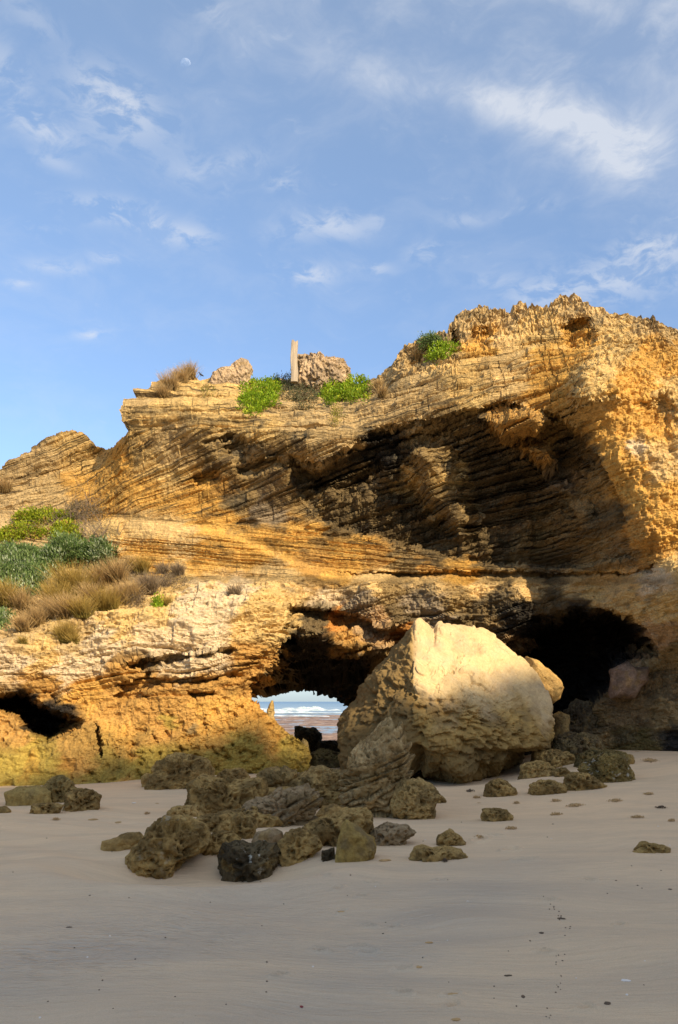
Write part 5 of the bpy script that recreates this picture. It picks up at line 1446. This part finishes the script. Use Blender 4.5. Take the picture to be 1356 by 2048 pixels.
leafy('shrub', [(672, 838, 8, 22), (680, 830, 12, 8)], 'thin yellow green trailing plant hanging over the overhang lip', YLW, 500, (0.04, 0.010), puff=0.06, seed=8)
leafy('shrub', [(862, 690, 22, 12)], 'grey green shrub above the small green patch in the notch', SIL, 1300, (0.06, 0.012), puff=0.18, seed=9)
leafy('shrub', [(55, 1140, 52, 34), (20, 1160, 26, 30), (65, 1170, 30, 24)], 'largest silvery green shrub at the left edge of the slope', SIL, 9000, (0.075, 0.014), puff=0.38, upright=1.1, clump=0.12, seed=10)
leafy('shrub', [(140, 1110, 40, 18), (115, 1128, 24, 16)], 'silvery green shrub in the middle of the row', SIL, 5200, (0.085, 0.014), puff=0.42, upright=1.1, clump=0.12, seed=11)
leafy('shrub', [(200, 1112, 32, 16)], 'silvery green shrub with dark twigs at the right end of the row', SIL, 3600, (0.08, 0.013), puff=0.38, upright=1.0, clump=0.11, seed=12)
leafy('shrub', [(10, 1112, 30, 10)], 'low silvery green shrub at the very left edge behind the largest one', SIL, 1400, (0.08, 0.013), puff=0.3, upright=1.0, seed=13)
leafy('shrub', [(6, 1245, 16, 18)], 'small silvery shrub cut by the left edge above the grey ledge', SIL, 900, (0.08, 0.013), puff=0.25, upright=1.0, seed=14)
leafy('succulent_mat', [(318, 1210, 6, 7)], 'tiny lime green plant on the white ledge', GRN, 620, (0.045, 0.016), 'plant', puff=0.06, seed=15)
leafy('shrub', [(340, 1170, 36, 12), (275, 1205, 30, 12)], 'dull brown low scrub at the foot of the brown tussocks', (DRY[2], (0.20, 0.15, 0.10)), 2200, (0.045, 0.007), puff=0.12, seed=16)
leafy('shrub', [(700, 800, 8, 6), (660, 806, 6, 8), (735, 800, 6, 5)], 'small green sprigs under the bright mat beside the knob', GRN, 300, (0.05, 0.016), puff=0.08, seed=17)
print('plants', time.time() - T0)

# bare twig shrub
mt, t = new_mat('bare_twig')
finish(t, (0.20, 0.15, 0.11), 0.9, None, 0.1)


def twig_shrub(px, py, h, label, seed, n=26):
    r = np.random.default_rng(seed)
    p, nn = hit(px, py)
    V, F = [], []

    def limb(a, b, r0, r1):
        a, b = np.array(a), np.array(b)
        d = b - a; d = d / (np.linalg.norm(d) + 1e-9)
        s = np.cross(d, (0.3, 0.9, 0.2)); s /= np.linalg.norm(s); u = np.cross(d, s)
        k = len(V)
        for (q, rr) in ((a, r0), (b, r1)):
            for j in range(4):
                an = j * math.pi / 2
                V.append(q + (s * math.cos(an) + u * math.sin(an)) * rr)
        for j in range(4): F.append((k + j, k + (j + 1) % 4, k + 4 + (j + 1) % 4, k + 4 + j))

    def grow(a, d, L, rad, lvl):
        b = a
        for s in range(3):
            d = d + r.normal(0, 0.22, 3); d /= np.linalg.norm(d)
            c = b + d * L / 3
            limb(b, c, rad, rad * 0.8); rad *= 0.8; b = c
            if lvl > 0 and r.random() < 0.8:
                dd = d + r.normal(0, 0.6, 3); dd /= np.linalg.norm(dd)
                grow(b, dd, L * 0.6, rad * 0.7, lvl - 1)
    for _ in range(n):
        d = np.array([r.normal(0, 0.7), -0.3 + r.normal(0, 0.3), 0.7 + 0.4 * r.random()]); d /= np.linalg.norm(d)
        grow(np.array([r.normal(0, 0.2), 0, 0.0]), d, h * (0.6 + 0.5 * r.random()), 0.010, 2)
    o = link('bare_shrub', make_mesh('bare_shrub', np.array(V), np.array(F), mt), loc=p)
    tag(o, label, 'shrub')


twig_shrub(160, 1040, 0.75, 'leafless twiggy shrub above the yellow green creeper', 3, 22)
twig_shrub(205, 1085, 0.75, 'leafless pale shrub in front of the small block of strata', 4, 14)
twig_shrub(130, 1060, 0.5, 'leafless shrub tangled in the yellow green creeper', 5, 10)

# ------------------------------------------------------------------ birds
mb, t = new_mat('black_feathers')
finish(t, (0.02, 0.02, 0.025), 0.5, None, 0.4)


def bird(px, py, Yd, s, face, label):
    x, y, z = W(px, py, Yd)
    root = bpy.data.objects.new('bird', None); COL.objects.link(root)
    root.location = (x, y, z); root.rotation_euler = (0, 0, R(face))
    tag(root, label, 'bird')
    me = bpy.data.meshes.new('body')
    ch = [((-0.17, 0, 0.07), 0.012), ((-0.10, 0, 0.10), 0.030), ((-0.03, 0, 0.135), 0.052), ((0.04, 0, 0.175), 0.056), ((0.085, 0, 0.225), 0.036), ((0.105, 0, 0.265), 0.034), ((0.135, 0, 0.268), 0.018), ((0.18, 0, 0.26), 0.006)]
    bm = bmesh.new()
    prev = None
    for (c0, r0) in ch:
        ring = []
        for j in range(10):
            a = j * 2 * math.pi / 10
            ring.append(bm.verts.new((c0[0] * s - math.sin(a) * r0 * 0.3 * s, r0 * s * math.cos(a), c0[2] * s + r0 * s * math.sin(a))))
        if prev:
            for j in range(10): bm.faces.new((prev[j], prev[(j + 1) % 10], ring[(j + 1) % 10], ring[j]))
        else: bm.faces.new(ring[::-1])
        prev = ring
    bm.faces.new(prev)
    for f in bm.faces: f.smooth = True
    bm.to_mesh(me); bm.free(); me.materials.append(mb)
    link('body', me, root)
    for sd in (-1, 1):
        vs = [(0.06, 0.045 * sd, 0.20), (0.0, 0.062 * sd, 0.16), (-0.16, 0.03 * sd, 0.075), (-0.19, 0.012 * sd, 0.08), (-0.06, 0.045 * sd, 0.165),
              (0.06, 0.030 * sd, 0.20), (0.0, 0.045 * sd, 0.16), (-0.16, 0.015 * sd, 0.075), (-0.19, 0.0, 0.08), (-0.06, 0.03 * sd, 0.165)]
        fs = [(0, 1, 2, 3, 4), (9, 8, 7, 6, 5)] + [(i, (i + 1) % 5, 5 + (i + 1) % 5, 5 + i) for i in range(5)]
        m2 = bpy.data.meshes.new('wing'); m2.from_pydata([tuple(q * s for q in v) for v in vs], [], fs); m2.materials.append(mb)
        link('wing', m2, root)
        vs, fs = [], []
        for (q, rr) in (((0.02, 0.022 * sd, 0.10), 0.008), ((0.01, 0.024 * sd, 0.0), 0.006)):
            for j in range(4): vs.append(((q[0] + rr * math.cos(j * 1.57)) * s, (q[1] + rr * math.sin(j * 1.57)) * s, q[2] * s))
        fs = [(j, (j + 1) % 4, 4 + (j + 1) % 4, 4 + j) for j in range(4)]
        m3 = bpy.data.meshes.new('leg'); m3.from_pydata(vs, [], fs); m3.materials.append(mb)
        link('leg', m3, root)


bird(450, 746, 22.6, 0.42, 60, 'small black bird perched on the pale limestone knob')
bird(402, 754, 22.5, 0.42, 200, 'small dark bird half hidden beside the crest grass clump')

# ------------------------------------------------------------------ moon
mm, t = new_mat('pale_moon')
pos = t.n('ShaderNodeTexCoord').outputs['Object']
nz = t.noise(pos, 0.035, 3, 0.6)
dif = t.n('ShaderNodeBsdfDiffuse'); t.set(dif.inputs[0], t.mix(t.ramp(nz, 0.4, 0.65), (0.035, 0.04, 0.045), (0.10, 0.10, 0.10)))
trn = t.n('ShaderNodeBsdfTransparent')
ad = t.n('ShaderNodeAddShader')
t.nt.links.new(dif.outputs[0], ad.inputs[0]); t.nt.links.new(trn.outputs[0], ad.inputs[1])
t.nt.links.new(ad.outputs[0], t.n('ShaderNodeOutputMaterial').inputs[0])
d, f = cs(24)
mr_ = 10.4 / F_PX * 6000
# only the lit cap of the moon shows in daylight: a sphere cut along its terminator
dd = d * mr_
dl = np.array((-0.06, -0.88, 0.48)); dl /= np.linalg.norm(dl)
s_ = d @ dl
keep = (s_ > -0.02)[f].all(axis=1)
moon = link('moon', make_mesh('moon', dd, f[keep], mm), loc=W(371.5, 128.5, 6000))
tag(moon, 'pale gibbous daytime moon high in the upper left sky', 'moon')

# ------------------------------------------------------------------ scraps on the sand
mwd, t = new_mat('dry_seaweed'); pos = t.n('ShaderNodeNewGeometry').outputs['Position']
finish(t, t.mix(t.noise(pos, 30, 3), (0.38, 0.22, 0.08), (0.60, 0.40, 0.19)), 0.8, None, 0.2)
mdk, t = new_mat('dark_debris'); finish(t, (0.11, 0.075, 0.045), 0.7, None, 0.3)
msh, t = new_mat('white_shell'); finish(t, (0.75, 0.70, 0.62), 0.5, None, 0.4)
mrd, t = new_mat('red_weed'); finish(t, (0.22, 0.02, 0.03), 0.6, None, 0.3)


def scrap(name, px, py, w_, h_, mat, label, cat, group=None, seed=0, flat=0.35):
    p = sand_hit(px, py)
    r = np.random.default_rng(seed)
    if name == 'weed_scrap' and w_ > 12:
        wd = w_ / F_PX * p.y; ln = max(h_ / F_PX * p.y * p.y / CAM_H * 0.9, 0.06)
        nu, nv = 72, 40
        U, V_ = np.meshgrid(np.linspace(-1, 1, nu), np.linspace(-1, 1, nv))
        bend_ = 0.5 * np.sin(U * 2.2 + seed) * 0.35
        gx_ = p.x + U * wd / 2; gy_ = p.y + (V_ + bend_) * ln / 2
        m_ = 0.85 - np.sqrt(U ** 2 + V_ ** 2) + 1.5 * fbm2(U * 4.0 * max(1, w_ / 24), V_ * 3.0, 1.0, 4, 0.7, seed + 40)
        zz = sand_h(gx_, gy_) + np.clip(m_ - 0.20, -0.02, 0.6) * 0.05 * (1 + 0.8 * fbm2(U * 9, V_ * 6, 1.0, 2, 0.6, seed))
        F_ = grid_faces(nv, nu)
        F_ = F_[(m_.ravel()[F_] > 0.22).all(axis=1)]
        if len(F_) < 12: F_ = grid_faces(nv, nu)[(m_.ravel()[grid_faces(nv, nu)] > -0.2).all(axis=1)]
        used = np.unique(F_); rm = np.zeros(nu * nv, int); rm[used] = np.arange(len(used))
        VV = (np.stack([gx_, gy_, zz], -1).reshape(-1, 3) - np.array(p))[used]
        o = link(name, make_mesh(name, VV, rm[F_], mat), loc=p)
        tag(o, label, cat, group)
        return o
    d, f = cs(18 if name == 'weed_scrap' else 10)
    sx_ = w_ / F_PX * p.y / 2 * (0.8 if name == 'weed_scrap' else 1.0)
    dep = max(h_ / F_PX * p.y * 1.1, 0.006)
    P = d * np.array([sx_, dep if dep > sx_ * 0.4 else sx_ * 0.5, max(sx_ * flat * 0.6, 0.004)])
    if name == 'weed_scrap':
        P = P * (0.55 + 1.1 * np.abs(fbm3(d * np.array([1, 1, 0.3]), 2.6, 3, 0.7, off=seed * 1.7)))[:, None]
        P[:, 2] *= 0.35
    else:
        P = P * (1 + 0.5 * fbm3(d, 1.6, 3, 0.6, off=seed * 1.7))[:, None]
    P[:, 2] += 0.5 * max(sx_ * flat * 0.6, 0.004)
    o = link(name, make_mesh(name, P, f, mat), loc=p)
    o.rotation_euler = (0, 0, r.uniform(-0.4, 0.4))
    tag(o, label, cat, group)
    return o


SCR = [
    ('shell', 268, 1606, 8, 5, msh, 'white shell on the sand between the left rocks and the wide pitted rock', 'shell'),
    ('shell', 1252, 1962, 18, 6, msh, 'pale broken shell near the lower right corner', 'shell'),
    ('shell', 1254, 1990, 5, 4, msh, 'tiny white shell bit just below the pale broken shell', 'shell'),
    ('shell', 80, 2036, 5, 4, msh, 'tiny white shell bit in the bottom left corner', 'shell'),
    ('shell', 626, 1934, 4, 3, msh, 'tiny white shell bit above the red weed scrap', 'shell'),
    ('shell', 175, 1915, 4, 3, msh, 'tiny white shell bit on the damp sand at the left', 'shell'),
    ('weed_scrap', 603, 2014, 11, 8, mrd, 'dark red scrap of weed at the bottom centre', 'seaweed'),
    ('pebble', 237, 1645, 12, 9, mwd, 'small brown pebble left of the large honeycombed rock', 'pebble'),
    ('pebble', 186, 1640, 18, 5, mwd, 'flat brown pebble below the dark round pitted rock', 'pebble'),
    ('weed_scrap', 112, 1640, 24, 3, mwd, 'thin weed strand below the flat stone at the left', 'seaweed'),
    ('weed_scrap', 294, 1628, 14, 3, mwd, 'curled weed bit near the white shell', 'seaweed'),
    ('pebble', 314, 1607, 6, 4, mwd, 'tiny pebble right of the white shell', 'pebble'),
    ('weed_scrap', 1300, 1522, 42, 8, mwd, 'long orange clump of weed before the right wall', 'seaweed'),
    ('weed_scrap', 1274, 1503, 12, 5, mwd, 'small orange weed tuft at the foot of the right wall', 'seaweed'),
    ('weed_scrap', 1142, 1524, 20, 3, mdk, 'dark stick lying left of the green crusted rock', 'stick'),
    ('weed_scrap', 1322, 1616, 26, 4, mdk, 'dark weed strip at the right edge above the lone flat rock', 'seaweed'),
    ('weed_scrap', 1297, 1589, 28, 3, mwd, 'thin weed strip right of the green crusted rock', 'seaweed'),
    ('weed_scrap', 1230, 1602, 36, 6, mwd, 'brown weed patch below the green crusted rock', 'seaweed'),
    ('weed_scrap', 1150, 1612, 52, 6, mwd, 'longest brown weed patch on the open sand', 'seaweed'),
    ('weed_scrap', 1112, 1630, 34, 4, mwd, 'weed patch just below the longest one', 'seaweed'),
    ('weed_scrap', 1112, 1603, 26, 4, mwd, 'weed patch just above the longest one', 'seaweed'),
    ('weed_scrap', 1275, 1636, 36, 4, mwd, 'weed streak above the lone flat rock', 'seaweed'),
    ('weed_scrap', 1022, 1658, 34, 5, mwd, 'weed streak below the single small pitted rock', 'seaweed'),
    ('weed_scrap', 958, 1676, 26, 4, mwd, 'weed streak right of the small triangular rock', 'seaweed'),
    ('weed_scrap', 1344, 1643, 20, 4, mwd, 'weed bit cut by the right edge', 'seaweed'),
    ('weed_scrap', 940, 1583, 22, 5, mdk, 'dark bit left of the mound shaped rock', 'seaweed'),
    ('weed_scrap', 953, 1596, 18, 4, mwd, 'brown bit below left of the mound shaped rock', 'seaweed'),
    ('weed_scrap', 958, 1606, 12, 4, mwd, 'lower brown bit left of the single small pitted rock', 'seaweed'),
    ('weed_scrap', 1033, 1607, 18, 3, mwd, 'pale weed bit under the mound shaped rock', 'seaweed'),
    ('weed_scrap', 890, 1724, 16, 4, mdk, 'dark bit at the foot of the flat double rock', 'seaweed'),
    ('stick', 770, 1722, 24, 3, mwd, 'short twig right of the smooth pyramid rock', 'stick'),
    ('stick', 1123, 1838, 16, 3, mdk, 'dark twig on the line of crumbs in the right foreground', 'stick'),
    ('pebble', 1083, 1866, 9, 5, mdk, 'dark pebble below the dark twig', 'pebble'),
    ('pebble', 1340, 1779, 8, 5, mdk, 'dark pebble near the right edge', 'pebble'),
    ('pebble', 1046, 1994, 8, 8, mdk, 'dark round pebble at the bottom right of centre', 'pebble'),
    ('pebble', 1215, 2007, 13, 8, mdk, 'largest dark pebble in the lower right corner', 'pebble'),
    ('stick', 1016, 1952, 16, 3, mdk, 'small dark stick in the lower foreground', 'stick'),
    ('shell', 858, 1886, 16, 4, mwd, 'brown shell lying left of the dark pebble', 'shell'),
    ('shell', 835, 1935, 18, 6, mwd, 'brown oval shell in the lower foreground', 'shell'),
    ('shell', 906, 1991, 24, 8, mwd, 'largest brown shell near the bottom', 'shell'),
    ('shell', 912, 2040, 18, 6, mwd, 'brown shell at the bottom edge', 'shell'),
    ('stick', 138, 1855, 12, 3, mdk, 'tiny dark stick on the damp sand at the left', 'stick'),
    ('shell', 683, 1825, 18, 3, mwd, 'thin brown shell edge in the middle foreground', 'shell'),
]
for k, a in enumerate(SCR):
    scrap(*a, seed=k + 1)
r = np.random.default_rng(77)
tr = [(1095, 1795), (1105, 1815), (1120, 1832), (1135, 1855), (1130, 1890), (1118, 1920), (1125, 1950), (1112, 1975), (1108, 2010), (1092, 2035)]
for k in range(30):
    i = k % (len(tr) - 1); f_ = r.random()
    a = tr[i][0] * (1 - f_) + tr[i + 1][0] * f_ + r.normal(0, 7); b = tr[i][1] * (1 - f_) + tr[i + 1][1] * f_ + r.normal(0, 3)
    scrap('crumb', a, b, 1.6 + 1.8 * r.random(), 2, mdk, 'tiny dark crumb in the wandering line down the right foreground', 'debris', 'dark crumbs in a line on the sand', seed=k + 200)
for k in range(60):
    a, b = r.uniform(20, 1340), r.uniform(1640, 2040)
    scrap('crumb', a, b, 2 + 2 * r.random(), 2, mdk if r.random() < 0.75 else msh, 'tiny loose crumb scattered on the open sand', 'debris', 'loose crumbs scattered on the sand', seed=k + 300)
print('done', time.time() - T0)
